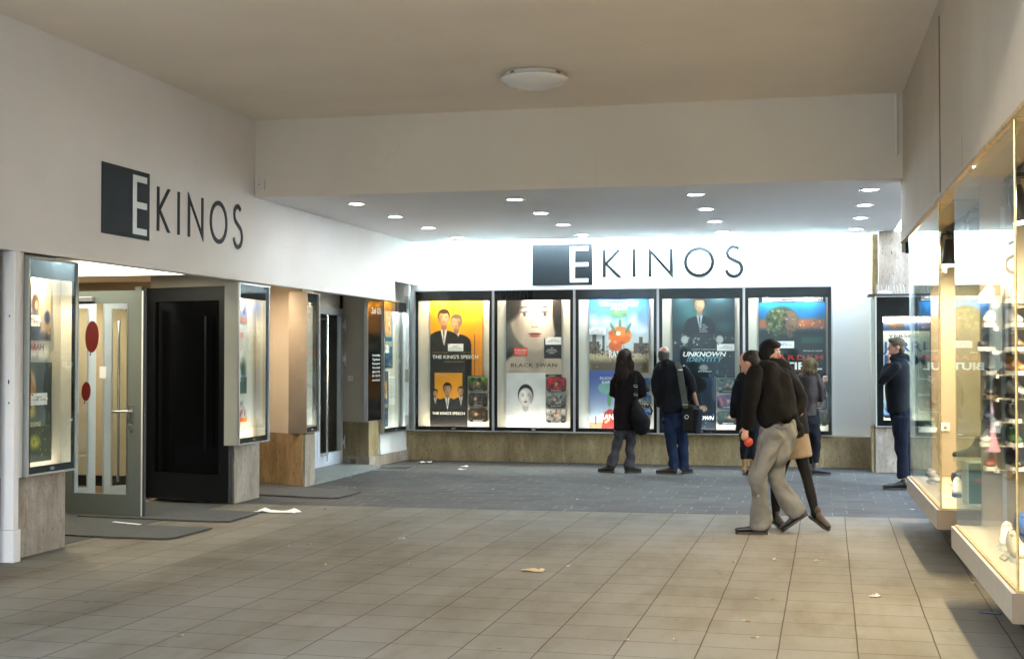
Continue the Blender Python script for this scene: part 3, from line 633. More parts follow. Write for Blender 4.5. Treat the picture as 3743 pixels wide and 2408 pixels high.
# ------------------------------------------------------------------ display cases
CASES = {}
def case(label, key, loc, rz, w, h, dep=.2, mt=.17, mb=.075, ms=.065, lamps=((.3, 1), (.7, 1)), lcol=(1, .66, .30), le=2.2, side=None, frame=None, board=True, tb=1, sb=1, group='lit poster display cases'):
    t = thing('display_case', label, 'display case', loc, rz, group); CASES[key] = (V(loc), rz, dep)
    hs = MB(); e = .012
    hs.box(0, e, .004, dep, 0, h).box(w - e, w, .004, dep, 0, h).box(e, w - e, .004, dep, 0, e).box(e, w - e, .004, dep, h - e, h).box(e, w - e, dep - .008, dep, e, h - e)
    hs.build('housing', side or M['alu'], t)
    f = 0.016
    MB().box(-.002, f, -.018, .003, 0, h).box(w - f, w + .002, -.018, .003, 0, h).box(f, w - f, -.018, .003, 0, f).box(f, w - f, -.018, .003, h - f, h).build('trim_frame', frame or M['alu'], t, bevel=.002)
    MB().box(f, ms, .004, .008, f, h - f).box(w - ms, w - f, .004, .008, f, h - f).box(ms, w - ms, .004, .008, f, mb).box(ms, w - ms, .004, .008, h - mt, h - f).build('black_border', M['black'], t)
    if board: MB().box(e + .001, w - e - .001, dep - .02, dep - .01, e + .001, h - e - .001).build('backing_board', M['cream'], t)
    MB().box(f, w - f, -.002, .001, f, h - f).build('glass_pane', M['glass'], t)
    lk = MB(); 
    pts = [(w / 2 + .028 * math.cos(a) * (1.25 if abs(math.cos(a)) > .7 else 1), .045 + .016 * math.sin(a)) for a in np.linspace(0, 2 * math.pi, 20, endpoint=False)]
    lk.plate(pts, -.008, -.0025); lk.build('lock_plate', M['chrome'], t, fix=True)
    for i, (u, s) in enumerate(lamps):
        light('display_lamp', 'SPOT', (w * u, dep * .42, h - .06), sb * le * s * 1.35, lcol, t, shadow_soft_size=.012, spot_size=R(140), spot_blend=.6, target=(w * u, dep * .75, 0))
    ml = tuple(.5 * a_ + .5 * b_ for a_, b_ in zip(lcol, (1, .97, .92)))
    light('display_fill', 'AREA', (w / 2, dep * .30, h - .035), tb * le * .4 * w, ml, t, shape='RECTANGLE', size=w * .8, size_y=.04, target=(w / 2, dep * .62, h - 1))  # unseen area light evening out the board, no tube modelled
    light('display_fill', 'AREA', (w / 2, dep * .25, .03), tb * le * .22 * w, ml, t, shape='RECTANGLE', size=w * .8, size_y=.03, target=(w / 2, dep * .7, 1))  # added upward fill hidden behind the lower border, no lamp there
    return t
CH = ['first', 'second', 'third', 'fourth', 'fifth']
cols_ = [(1, .70, .36), (1, .82, .6), (.85, .9, 1), (.95, .95, .95), (.9, .95, 1)]
les = [1.4, 1.3, 1.2, 1.0, 1.0]
desc = ['orange posters', 'pale portrait posters', 'blue sky desert posters', 'dark teal posters', 'blue and red poster']
for i in range(5):
    case(f'{CH[i]} big black case from left on the end wall, {desc[i]}', f'b{i}', (-6.232 + 1.3 * i, 20.1, .473), 0, 1.296, 2.235, .24,
         lamps=[((.30, 1), (.60, .8), (.80, 1)), ((.42, 1), (.66, 1)), ((.28, 1), (.70, 1)), ((.3, 1), (.7, 1)), ((.3, 1), (.7, 1))][i], lcol=cols_[i], le=les[i])
case('tall poster case on the leftmost travertine pier', 'l1', (-6.285, 9.582, .668), R(90), .742, 1.808, .165, tb=.20, sb=1.6, frame=M['greyal'], lamps=((.3, 1),), lcol=(1, .76, .48), le=2.2, side=M['greyal'])
case('tall poster case on the second pier beside the black leaf', 'l2', (-6.2, 13.446, .672), R(90), .825, 1.80, .165, tb=.26, sb=.8, lamps=((.35, 1),), lcol=(1, .74, .48), le=2.4, side=M['greyal'])
case('narrow empty case with brushed steel sides on the angled pier', 'l3', (-6.29, 15.64, .678), R(90), .44, 1.80, .23, tb=.35, sb=.4, lamps=((.5, 1),), lcol=(1, .85, .62), le=1.1, side=M['steel'], frame=M['steel'])
case('corner poster case above the white panel at the left', 'l4', (-6.42, 19.10, .475), R(90 - 3), 1.12, 2.05, .16, tb=.30, sb=.3, ms=.10, lamps=((.25, .7), (.8, 1)), lcol=(.75, .9, 1), le=1.3)
bp_ = thing('black_notice_panel', 'narrow black glass panel with a white address list by the silver door', 'notice panel', (-6.46, 18.50, .70), R(90 - 3.5))
MB().box(0, .54, 0, .05, 0, 1.81).build('panel', M['blackgl'], bp_)
MB().box(-.012, 0, -.008, .05, 0, 1.81).box(.54, .552, -.008, .05, 0, 1.81).build('trim', M['alu'], bp_)
text('Zeil 125', .33, 1.60, .13, M['white'], bp_, width=.36)
for i, s in enumerate(['Kartenbestellung', 'Tageskasse', 'Kinoprogramm', 'Vorverkauf', 'täglich ab 13 Uhr', '069 - 28 57 89', 'www.e-kinos.de']):
    text(s, .33, .96 - i * .062, .048, M['white'], bp_, width=.30)

def put(o, key, lx, ly, lz):
    loc, rz, dep = CASES[key]
    p = loc + Matrix.Rotation(rz, 3, 'Z') @ V((lx, ly, lz)); o.location = p; o.rotation_euler = (0, 0, rz); return o
# ------------------------------------------------------------------ printed artwork (generic, painted as colour attributes on real sheets)
class Art:
    def __init__(s, w, h, res=150):
        s.nx = max(8, int(w * res)); s.nz = max(8, int(h * res)); s.w = w; s.h = h
        s.U, s.V = np.meshgrid(np.linspace(0, 1, s.nx), np.linspace(0, 1, s.nz)); s.c = np.ones((s.nz, s.nx, 3)) * .5
    def fill(s, c): s.c[:] = np.array(c) / 255; return s
    def grad(s, c0, c1, v0=0, v1=1):
        t = np.clip((s.V - v0) / (v1 - v0), 0, 1)[..., None]; s.c[:] = (np.array(c0) * (1 - t) + np.array(c1) * t) / 255; return s
    def _mix(s, m, col, fill=None):
        m = np.clip(m, 0, 1)[..., None]; s.c = s.c * (1 - m) + (np.array(col) / 255) * m
    def ell(s, cx, cy, rx, ry, col, soft=.08, a=1, rot=0):
        du, dv = s.U - cx, (s.V - cy) * s.h / s.w; ry = ry * s.h / s.w
        if rot: c, k = math.cos(rot), math.sin(rot); du, dv = du * c + dv * k, -du * k + dv * c
        d = np.sqrt((du / rx) ** 2 + (dv / ry) ** 2); s._mix(a * (1 - (d - 1 + soft) / soft), col); return s
    def rect(s, x0, x1, y0, y1, col, a=1, soft=0.006):
        m = np.minimum.reduce([(s.U - x0), (x1 - s.U), (s.V - y0), (y1 - s.V)]) / soft + .5; s._mix(np.clip(m, 0, 1) * a, col); return s
    def poly(s, pts, col, a=1):
        ins = np.zeros(s.U.shape, bool); n = len(pts)
        for i in range(n):
            x0, y0 = pts[i]; x1, y1 = pts[(i + 1) % n]
            if y0 == y1: continue
            cnd = ((y0 > s.V) != (y1 > s.V)) & (s.U < (x1 - x0) * (s.V - y0) / (y1 - y0) + x0); ins ^= cnd
        s._mix(ins * a, col); return s
    def noise(s, amp=.05, k=5, seed=0):
        r = np.random.RandomState(seed); f = np.zeros(s.U.shape)
        for _ in range(14):
            a, b = r.uniform(-1, 1, 2) * k * 2 * math.pi; f += np.sin(a * s.U + b * s.V * s.h / s.w + r.uniform(0, 6.3))
        f += r.normal(0, 1.8, s.U.shape); s.c = np.clip(s.c * (1 + amp * f[..., None] / 3), 0, 1); return s
    def blobs(s, n, box, cols, r=(.01, .04), seed=1, a=.8):
        q = np.random.RandomState(seed)
        for i in range(n): s.ell(q.uniform(box[0], box[1]), q.uniform(box[2], box[3]), q.uniform(*r), q.uniform(*r) * s.w / s.h, cols[q.randint(len(cols))], .5, a)
        return s
    def build(s, name, label, cat, group=None):
        me = bpy.data.meshes.new(name); X = s.U * s.w; Z = s.V * s.h
        bow = -.003 * np.sin(s.U * math.pi) - .002 * np.sin(s.V * 7)
        v = np.stack([X, bow, Z], -1).reshape(-1, 3); idx = np.arange(s.nx * s.nz).reshape(s.nz, s.nx)
        f = np.stack([idx[:-1, :-1], idx[:-1, 1:], idx[1:, 1:], idx[1:, :-1]], -1).reshape(-1, 4)
        me.from_pydata(v.tolist(), [], f.tolist()); a = me.color_attributes.new('Col', 'FLOAT_COLOR', 'POINT')
        c = np.clip(s.c, 0, 1); lin = np.where(c <= .04045, c / 12.92, ((c + .055) / 1.055) ** 2.4) * .86
        a.data.foreach_set('color', np.concatenate([lin.reshape(-1, 3), np.ones((s.nx * s.nz, 1))], 1).astype(np.float32).ravel())
        me.materials.append(M['print']); o = bpy.data.objects.new(name, me); C.objects.link(o)
        return tag(o, label, cat, group)
SK = (196, 150, 118)
def man(a, x, y, s, skin=SK, hair=(45, 32, 24), suit=(28, 30, 34), shirt=(215, 215, 215), turn=0):
    """a generic suited bust; head centre x,y, head half width s"""
    k = a.w / a.h
    a.poly([(x - s * 2.6, -.1), (x - s * 2.5, y - s * 3.4 * k), (x - s * 1.0, y - s * 1.9 * k), (x + s * 1.0, y - s * 1.9 * k), (x + s * 2.5, y - s * 3.4 * k), (x + s * 2.6, -.1)], suit)
    a.ell(x, y - s * 3.2 * k, s * 2.5, s * 1.5 * k, suit, .1)
    a.poly([(x - s * .5, y - s * 1.6 * k), (x + s * .5, y - s * 1.6 * k), (x + s * .05, y - s * 4.2 * k)], shirt)
    a.poly([(x - s * .12, y - s * 1.9 * k), (x + s * .12, y - s * 1.9 * k), (x + s * .02, y - s * 4.2 * k)], (40, 40, 48))
    a.ell(x, y - s * 1.1 * k, s * .5, s * .9 * k, tuple(c * .8 for c in skin), .2)
    a.ell(x, y + s * .35 * k, s * 1.0, s * 1.15 * k, hair, .12); face(a, x + turn * s * .08, y, s * .86, skin, hair, (165, 100, 88), 1 if turn >= 0 else -1, 0); a.ell(x - turn * s * .1, y + s * 1.02 * k, s * .82, s * .36 * k, hair, .2)
    return a
def face(a, x, y, s, skin=(222, 202, 184), hair=(36, 30, 28), lip=(158, 84, 78), light=1, hairy=1.0):
    """generic close-up portrait: centre x,y, half width s (in widths)"""
    k = a.w / a.h; D = lambda f: tuple(c * f for c in skin)
    if hairy: a.ell(x, y + s * .30 * k, s * 1.32, s * 1.55 * k, hair, .10)
    a.ell(x + light * s * .02, y - s * 1.25 * k, s * .50, s * .9 * k, D(.72), .3)
    a.ell(x, y, s, s * 1.25 * k, D(.86), .10); a.ell(x + s * .02, y - s * .55 * k, s * .72, s * .80 * k, D(.88), .25)
    a.ell(x + light * s * .22, y + s * .05 * k, s * .72, s * 1.05 * k, skin, .55); a.ell(x - light * s * .72, y - s * .1 * k, s * .38, s * 1.0 * k, D(.55), 1, .75)
    a.ell(x + light * s * .35, y + s * .62 * k, s * .45, s * .30 * k, D(1.06), .9, .6); a.ell(x + light * s * .42, y - s * .25 * k, s * .24, s * .24 * k, D(1.05), 1, .6)
    for e in (-1, 1):
        ex = x + e * s * .40; ey = y + s * .16 * k
        a.ell(ex, ey + s * .02 * k, s * .27, s * .15 * k, D(.66), 1, .75); a.ell(ex, ey, s * .185, s * .075 * k, (232, 226, 220), .4)
        a.ell(ex, ey, s * .085, s * .080 * k, (62, 44, 34), .3); a.ell(ex, ey, s * .04, s * .04 * k, (12, 10, 10), .4); a.ell(ex + s * .025, ey + s * .03 * k, s * .018, s * .018 * k, (250, 250, 250), .5)
        a.ell(ex, ey + s * .075 * k, s * .22, s * .035 * k, (24, 18, 16), .5, .95, rot=-e * .10); a.ell(ex, ey - s * .08 * k, s * .18, s * .02 * k, (70, 50, 44), .8, .6)
        a.ell(ex + e * s * .02, ey + s * .27 * k, s * .27, s * .045 * k, tuple(c * 1.3 for c in hair), .5, .9, rot=-e * .16)
    a.ell(x - light * s * .13, y - s * .02 * k, s * .07, s * .36 * k, D(.70), .9, .7); a.ell(x + light * s * .04, y - s * .10 * k, s * .05, s * .32 * k, D(1.10), .9, .7)
    a.ell(x, y - s * .33 * k, s * .17, s * .06 * k, D(.66), .8, .8)
    for e in (-1, 1): a.ell(x + e * s * .09, y - s * .34 * k, s * .035, s * .02 * k, (70, 40, 34), .6)
    a.ell(x, y - s * .60 * k, s * .30, s * .055 * k, tuple(c * .72 for c in lip), .3); a.ell(x, y - s * .68 * k, s * .25, s * .07 * k, lip, .4); a.ell(x + s * .05, y - s * .67 * k, s * .10, s * .03 * k, tuple(min(255, c * 1.35) for c in lip), .9, .6)
    a.ell(x, y - s * .615 * k, s * .29, s * .012 * k, (60, 24, 22), .5); a.ell(x, y - s * .82 * k, s * .17, s * .04 * k, D(.72), 1, .6)
    if hairy: a.ell(x - s * .72, y + s * .92 * k, s * .55, s * .45 * k, hair, .2, 1, .5); a.ell(x + s * .72, y + s * .92 * k, s * .55, s * .45 * k, hair, .2, 1, -.5); a.ell(x, y + s * 1.32 * k, s * .9, s * .35 * k, hair, .2)
    return a
def small_lines(po, n, x, z, w, m, dz=.022, s=.014, txt='MIT DEN STIMMEN UND MUSIK PRODUKTION REGIE KAMERA'):
    for i in range(n): text(txt, x, z - i * dz, s, m, po, width=w * (1 - .1 * (i % 3)))

POY = .20
def poster(key, a, label, lx, lz, ly=POY, cat='poster', name='film_poster', group=None):
    o = a.build(name, label, cat, group); put(o, key, lx, ly, lz); return o
def still(key, lx, lz, w, h, label, seed, pal, txt=None, ly=POY):
    a = Art(w, h, 130).grad(pal[0], pal[1]).blobs(16, (.1, .9, .15, .9), pal[2:], (.03, .16), seed, .75).noise(.12, 4, seed)
    q = np.random.RandomState(seed); a.ell(q.uniform(.35, .6), .55, .10, .16, SK, .3, .7); a.rect(0, 1, 0, .16, (14, 14, 16))
    a.rect(0, .02, 0, 1, (20, 20, 22)).rect(.98, 1, 0, 1, (20, 20, 22)).rect(0, 1, .975, 1, (20, 20, 22))
    o = a.build('film_still', label, 'film still', 'small film stills in the poster cases'); put(o, key, lx, ly, lz)
    if txt: text(txt, w / 2, .012, .022, M['white'], o, y=-.008, width=w * .5)
    for px in (.012, w - .012):
        for pz in (.012, h - .012): MB().tube([(px, -.012, pz), (px, -.002, pz)], .007, 8).build('pin', M['white'], o)
    return o
def slip(key, lx, lz, w, h, label, lines, ly=POY - .012, m=None):
    o = MB().box(0, w, -.002, 0, 0, h).build('showtime_card', m or M['white']); tag(o, label, 'notice card', 'showtime cards pinned on posters'); put(o, key, lx, ly, lz)
    for i, s in enumerate(lines): text(s, w / 2, h * .62 - i * h * .24, h * .2, M['ink'] if m is None else M['white'], o, y=-.003, width=w * (.35 if i == 0 else .72))
    MB().plate([(.008, h - .018), (.03, h - .018), (.03, h - .006), (.008, h - .006)], -.003, -.0021).build('logo_mark', M['ink'], o)
    for px in (.012, w - .012): MB().tube([(px, -.010, h / 2), (px, -.001, h / 2)], .007, 8).build('pin', M['white'], o)
    return o
# --- case 1: orange poster with suited figures
a = Art(.87, 1.21).grad((226, 140, 22), (240, 168, 40)).noise(.03, 2, 3)
man(a, .50, .70, .115, turn=-1, hair=(95, 85, 75)); man(a, .26, .76, .125)
a.rect(0, .74, 0, .40, (24, 24, 26)).rect(.0, .1, 0, .45, (24, 24, 26))
a.poly([(.84, 0), (.86, 0), (.86, .55), (.84, .55)], (110, 70, 20))
po = poster('b0', a, 'orange poster of two suited men, upper sheet in the first case', .206, .875)
text("THE KING'S SPEECH", .42, .275, .08, M['white'], po, y=-.008, width=.76, bold=.01)
text('COLIN FIRTH   GEOFFREY RUSH   HELENA BONHAM CARTER', .37, .365, .02, M['gold_t'], po, y=-.008, width=.66)
text('DIE REDE DES KÖNIGS', .40, .215, .03, M['gold_t'], po, y=-.008, width=.33); small_lines(po, 2, .38, .13, .34, M['gold_t'])
a = Art(.625, .86).fill((20, 20, 23)).rect(.12, .86, .40, 1.0, (236, 160, 30)).noise(.02, 2, 5)
man(a, .14, .62, .075, hair=(30, 20, 18), suit=(25, 22, 22)); man(a, .82, .66, .09, turn=-1); man(a, .46, .69, .125)
a.rect(0, 1, 0, .27, (20, 20, 23))
po = poster('b0', a, 'smaller orange poster of three people, lower left of the first case', .206, .065, POY - .006)
text("THE KING'S SPEECH", .31, .19, .06, M['white'], po, y=-.008, width=.54, bold=.01); text('12 OSCARS', .20, .80, .04, M['greyink'], po, y=-.008, width=.2)
small_lines(po, 3, .31, .145, .46, M['gold_t'], .03)
for i, (z, s) in enumerate(((.632, 'topmost'), (.387, 'middle'), (.142, 'lowest'))):
    still('b0', .842, z, .315, .22, f'{s} small dark still beside the lower orange poster', 20 + i, [(24, 26, 24), [(120, 170, 60), (70, 70, 72), (60, 42, 25)][i], (70, 68, 60), (110, 90, 70), (40, 40, 42), (30, 30, 34)], "THE KING'S SPEECH")
slip('b0', .505, 1.27, .255, .118, 'white showtime card pinned on the two suited men', ['täglich', '13.30 15.45 18.00 20.30', 'Fr./Sa. auch 23.00'])
# --- case 2: generic pale portrait, dark surround
a = Art(.896, 1.22).fill((32, 32, 34)).rect(0, .30, .35, .8, (150, 150, 140), .5, .1)
a.ell(.52, .10, .62, .26, (205, 186, 165), .12).ell(.54, .35, .17, .22, (190, 172, 152), .2)
a.ell(.86, .80, .35, .5, (30, 26, 26), .3); face(a, .52, .76, .46, hairy=0); a.ell(.0, .98, .34, .30, (34, 28, 26), .25).ell(.98, .92, .16, .5, (34, 28, 26), .2)

a.rect(.69, 1, .24, .50, (34, 34, 38)).rect(0, 1, 0, .035, (22, 22, 24)).noise(.03, 2, 9)
po = poster('b1', a, 'large pale portrait poster, upper sheet in the second case', .16, .86)
text('BLACK SWAN', .45, .16, .08, M['ink'], po, y=-.008, width=.74, bold=.012, spacing=1.15)
text('PORTMAN     CASSEL     KUNIS', .45, .25, .025, M['greyink'], po, y=-.008, width=.56)
for i, s in enumerate(['„EIN', 'ABGEFAHRENER', 'PSYCHOSEXUELLER', 'THRILLER“']): text(s, .74, .45 - i * .027, .02, M['white'], po, y=-.008)
text('e kino', .74, .012, .03, M['white'], po, y=-.008, width=.12)
a = Art(.64, .86).fill((214, 214, 214)).ell(.5, .0, .46, .20, (232, 228, 224), .3).ell(.5, .2, .1, .16, (225, 220, 216), .3)
a.ell(.5, .60, .205, .20, (28, 26, 30), .08); face(a, .5, .56, .185, hairy=0, skin=(240, 234, 230), lip=(110, 24, 44), light=-1); a.noise(.015, 2, 4)
po = poster('b1', a, 'white poster with a dark haired pale face, lower left of the second case', .16, .065, POY - .006)
text('BLACK SWAN', .32, .10, .055, M['ink'], po, y=-.008, width=.25); text('(CANNES)', .10, .20, .02, M['greyink'], po, y=-.008, width=.1); text('(VENICE)', .53, .20, .02, M['greyink'], po, y=-.008, width=.1)
for i, (z, s) in enumerate(((.632, 'red topmost'), (.387, 'grey middle'), (.142, 'pale lowest'))):
    still('b1', .812, z, .318, .22, f'{s} still beside the white poster in the second case', 30 + i, [[(90, 12, 20), (190, 30, 45), (150, 20, 35), (40, 10, 14), (210, 60, 70)], [(70, 74, 72), (130, 134, 130), (90, 90, 88), (160, 160, 155), (50, 50, 50)], [(90, 88, 84), (190, 186, 180), (40, 38, 38), (150, 130, 115), (30, 30, 32)]][i], 'BLACK SWAN')
slip('b1', .80, 1.37, .255, .118, 'white showtime card pinned right of the large portrait', ['täglich', '20.30', ' '])
m5 = M['red']; rc = MB().box(0, .22, -.002, 0, 0, .135).build('award_card', m5); tag(rc, 'small red award card pinned low on the large portrait', 'notice card'); put(rc, 'b1', .29, POY - .012, 1.19)
text('5 OSCAR®', .11, .075, .05, M['white'], rc, y=-.003, width=.19); text('NOMINIERUNGEN', .11, .045, .02, M['white'], rc, y=-.003, width=.18); text('U. A. BESTER FILM', .11, .02, .014, M['white'], rc, y=-.003, width=.16)
# --- case 3: sky, desert town, plain orange shape (no character)
a = Art(.93, 1.16).grad((205, 214, 214), (26, 88, 168), .45, 1.0)
a.blobs(12, (0, 1, .45, .8), [(225, 232, 236)], (.06, .16), 6, .35).rect(0, 1, 0, .30, (196, 178, 140), 1, .02).rect(0, 1, 0, .16, (92, 74, 50), 1, .08)
for x0, x1, y in ((0, .17, .42), (.05, .12, .52), (.75, 1, .40), (.84, .90, .48), (.22, .26, .50)): a.rect(x0, x1, .26, y, (92, 82, 66))
a.blobs(40, (.0, .24, .25, .38), [(40, 38, 34), (120, 110, 96)], (.01, .03), 7).blobs(40, (.74, 1, .25, .38), [(40, 36, 34), (130, 60, 40), (120, 110, 96)], (.01, .03), 8)
a.ell(.52, .50, .20, .13, (232, 110, 22), .12).ell(.50, .80, .17, .075, (104, 150, 104), .15).ell(.52, .66, .03, .07, (96, 130, 92), .2).ell(.56, .53, .12, .06, (246, 140, 40), .5).ell(.44, .36, .12, .08, (226, 96, 20), .15)
for i_ in range(9): a.ell(.52 + .17 * math.cos(i_ * .7), .50 + .10 * math.sin(i_ * .7), .05, .03, [(250, 160, 60), (206, 80, 16), (240, 120, 30)][i_ % 3], .6, .8)
a.ell(.49, .53, .05, .035, (250, 240, 220), .3).ell(.40, .60, .03, .10, (100, 140, 96), .3, 1, .5).ell(.66, .60, .03, .10, (90, 130, 90), .3, 1, -.5).ell(.46, .82, .05, .04, (130, 176, 120), .5).ell(.60, .78, .05, .03, (80, 120, 80), .5)
a.blobs(120, (0, 1, .16, .36), [(70, 62, 52), (150, 130, 100), (180, 70, 40), (40, 40, 44), (210, 196, 160)], (.004, .018), 17, .8).blobs(30, (.3, .75, .14, .3), [(60, 50, 40), (160, 60, 30)], (.01, .03), 18, .7)
a.noise(.03, 3, 6)
po = poster('b2', a, 'sky blue desert poster with orange and green shapes, upper sheet', .20, .93)
text('TARNUNG IST', .47, 1.045, .07, M['yel'], po, y=-.008, width=.62, bold=.02); text('ALLES', .47, .985, .07, M['yel'], po, y=-.008, width=.26, bold=.02)
text('VOM REGISSEUR VON FLUCH DER KARIBIK', .46, 1.12, .02, M['white'], po, y=-.008, width=.46)
text('RANGO', .48, .24, .15, M['white'], po, y=-.008, width=.34, bold=.02); small_lines(po, 4, .46, .16, .7, M['yel'], .025)
a = Art(.63, .90).grad((200, 206, 206), (58, 84, 160), .15, .9).rect(0, 1, 0, .10, (170, 140, 96)).ell(.50, .70, .30, .12, (120, 170, 160), .12).ell(.5, .50, .06, .14, (96, 140, 90), .2)
a.poly([(.3, 0), (.38, .28), (.5, .34), (.68, .30), (.8, 0)], (170, 40, 30)).ell(.16, .14, .02, .09, (70, 60, 50), .3).blobs(10, (.3, .8, .0, .28), [(230, 180, 120), (200, 60, 40)], (.02, .05), 3).noise(.03, 2, 6)
po = poster('b2', a, 'violet-blue poster with red and green shapes behind the long haired woman', .20, .035 + .03, POY - .006)
text('RANGO', .36, .14, .12, M['white'], po, y=-.008, width=.36, bold=.02); text('FLUCH DER', .32, .76, .06, M['white'], po, y=-.008, width=.3); text('KARIBIK', .32, .70, .06, M['white'], po, y=-.008, width=.24)
for i, (z, s) in enumerate(((.632, 'topmost'), (.387, 'middle'), (.142, 'lowest'))):
    still('b2', .842, z, .315, .22, f'{s} blue and gold still beside the desert poster', 40 + i, [(120, 96, 50), (60, 120, 200), (150, 120, 60), (50, 40, 30), (90, 80, 50)], 'RANGO')
slip('b2', .20, 1.53, .26, .108, 'white showtime card pinned at the left edge of the desert poster', ['täglich', '13.00 15.30 18.00', 'Fr./Sa. auch 22.30'])
# --- case 4: dark teal city, dark figure
a = Art(.95, 1.24).grad((8, 22, 30), (18, 44, 50)).ell(.3, .75, .35, .2, (60, 120, 118), .9, .6).ell(.8, .62, .25, .1, (50, 90, 96), .9, .5)
man(a, .44, .90, .10, skin=(140, 120, 92), suit=(16, 22, 30), shirt=(120, 140, 150)); a.rect(0, 1, .40, .54, (34, 40, 42), 1, .04)
a.blobs(60, (0, 1, .38, .54), [(90, 100, 100), (20, 24, 26), (140, 150, 148)], (.008, .03), 12).ell(.2, .47, .07, .06, (170, 176, 176), .3).ell(.76, .47, .07, .06, (170, 176, 176), .3)
a.rect(0, 1, 0, .38, (16, 32, 42), 1, .04).blobs(40, (.5, 1, 0, .36), [(50, 110, 130), (20, 50, 66), (120, 190, 200)], (.006, .02), 13).ell(.5, .12, .09, .05, (150, 156, 156), .4).noise(.05, 4, 7)
po = poster('b3', a, 'dark teal poster with a man above a city, upper sheet in the fourth case', .198, .86)
text('UNKNOWN', .48, .325, .1, M['white'], po, y=-.008, width=.66, bold=.03, shear=.25); text('IDENTITY', .48, .245, .1, M['cyan'], po, y=-.008, width=.56, bold=.02, shear=.25)
text('LIAM NEESON', .48, .42, .035, M['greyink'], po, y=-.008, width=.36); text('IM KINO!', .5, .085, .03, M['white'], po, y=-.008, width=.2)
for i, s in enumerate(['HOL', 'DIR DEIN', 'LEBEN', 'ZURÜCK!']): text(s, .48, .80 - i * .035, .03, M['greyink'], po, y=-.008)
a = Art(.665, .80).grad((10, 22, 34), (46, 62, 84)).ell(.45, .85, .35, .18, (10, 10, 14), .1).ell(.35, .55, .3, .2, (12, 12, 18), .2).ell(.7, .4, .12, .08, (170, 140, 120), .4).blobs(40, (0, 1, 0, .3), [(60, 130, 150), (20, 40, 50)], (.01, .03), 14).noise(.05, 4, 8)
po = poster('b3', a, 'dark blue poster partly hidden by the man with the messenger bag', .20, .065, POY - .006)
text('UNKNOWN', .40, .15, .08, M['white'], po, y=-.008, width=.45, bold=.03, shear=.25)
for i, (z, s) in enumerate(((.632, 'grey-green topmost'), (.387, 'purple middle'), (.142, 'dark green lowest'))):
    still('b3', .882, z, .325, .215, f'{s} still beside the dark blue poster', 50 + i, [[(30, 44, 44), (90, 110, 108), (150, 160, 158), (20, 30, 30)], [(60, 40, 80), (110, 80, 130), (190, 90, 50), (40, 50, 110)], [(16, 30, 28), (50, 76, 70), (10, 16, 16), (80, 90, 84)]][i], 'UNKNOWN')
slip('b3', .88, 1.27, .265, .105, 'white showtime card pinned on the right of the teal poster', ['täglich', '18.30 20.45', ' '])
# --- case 5: blue dusk, generic head silhouette
a = Art(.99, 1.24).grad((20, 60, 70), (26, 120, 200), .5, .92).rect(0, 1, .60, .72, (190, 90, 40), .75, .05).blobs(60, (.4, 1, .50, .70), [(240, 150, 60), (255, 200, 120), (30, 50, 40), (200, 60, 30)], (.006, .02), 15)
a.rect(0, 1, 0, .58, (14, 26, 28), 1, .05).ell(.34, .70, .26, .19, (46, 60, 34), .2).ell(.45, .68, .17, .155, (92, 76, 56), .25).ell(.22, .46, .34, .12, (24, 36, 34), .2)
face(a, .47, .70, .13, skin=(120, 92, 70), hair=(38, 46, 26), lip=(96, 60, 50), light=1, hairy=0); a.blobs(70, (.14, .40, .48, .86), [(40, 50, 28), (80, 92, 54), (26, 32, 20), (110, 110, 70)], (.015, .045), 21, .75).blobs(22, (.36, .58, .52, .62), [(40, 34, 26), (60, 50, 36)], (.01, .03), 22, .7); a.rect(0, 1, .92, 1, (14, 14, 16)).rect(.64, .96, .42, .50, (20, 90, 70), .6, .03).noise(.04, 3, 10)
po = poster('b4', a, 'blue dusk poster with a long haired head above red lettering', .21, .86)
text('2', .08, 1.155, .10, M['white'], po, y=-.008, width=.05, bold=.03); text('OSCAR®- NOMINIERUNGEN 2011', .54, 1.185, .05, M['white'], po, y=-.008, width=.82, bold=.02)
text('BESTER HAUPTDARSTELLER • BESTER AUSLÄNDISCHER FILM', .54, 1.155, .02, M['white'], po, y=-.008, width=.82)
text('JAVIER', .22, .37, .035, M['white'], po, y=-.008); text('BARDEM', .56, .275, .10, M['red'], po, y=-.008, width=.78, bold=.01, spacing=1.3); text('BIUTIFUL', .50, .13, .15, M['white'], po, y=-.008, width=.86, bold=.03)
text('FESTIVAL DE CANNES', .80, .40, .025, M['white'], po, y=-.008, width=.28); text('EIN FILM VON IÑÁRRITU', .5, .09, .03, M['red'], po, y=-.008, width=.5)
a = Art(.65, .80).grad((12, 14, 16), (30, 34, 38)).ell(.4, .5, .3, .25, (60, 50, 40), .4).noise(.05, 3, 12)
poster('b4', a, 'dark lower poster hidden behind the walking couple in the fifth case', .21, .065, POY - .006)
for i, (z, s) in enumerate(((.632, 'topmost'), (.387, 'middle'), (.142, 'green lowest'))):
    still('b4', .90, z, .325, .215, f'{s} still behind the woman in the leather jacket', 60 + i, [(24, 26, 24), (70, 66, 56), (30, 110, 60) if i == 2 else (110, 84, 60), (40, 40, 42)], 'BIUTIFUL')
slip('b4', .45, 1.31, .285, .105, 'white showtime card pinned on the blue dusk poster', ['täglich', '17.45 20.30', ' '])
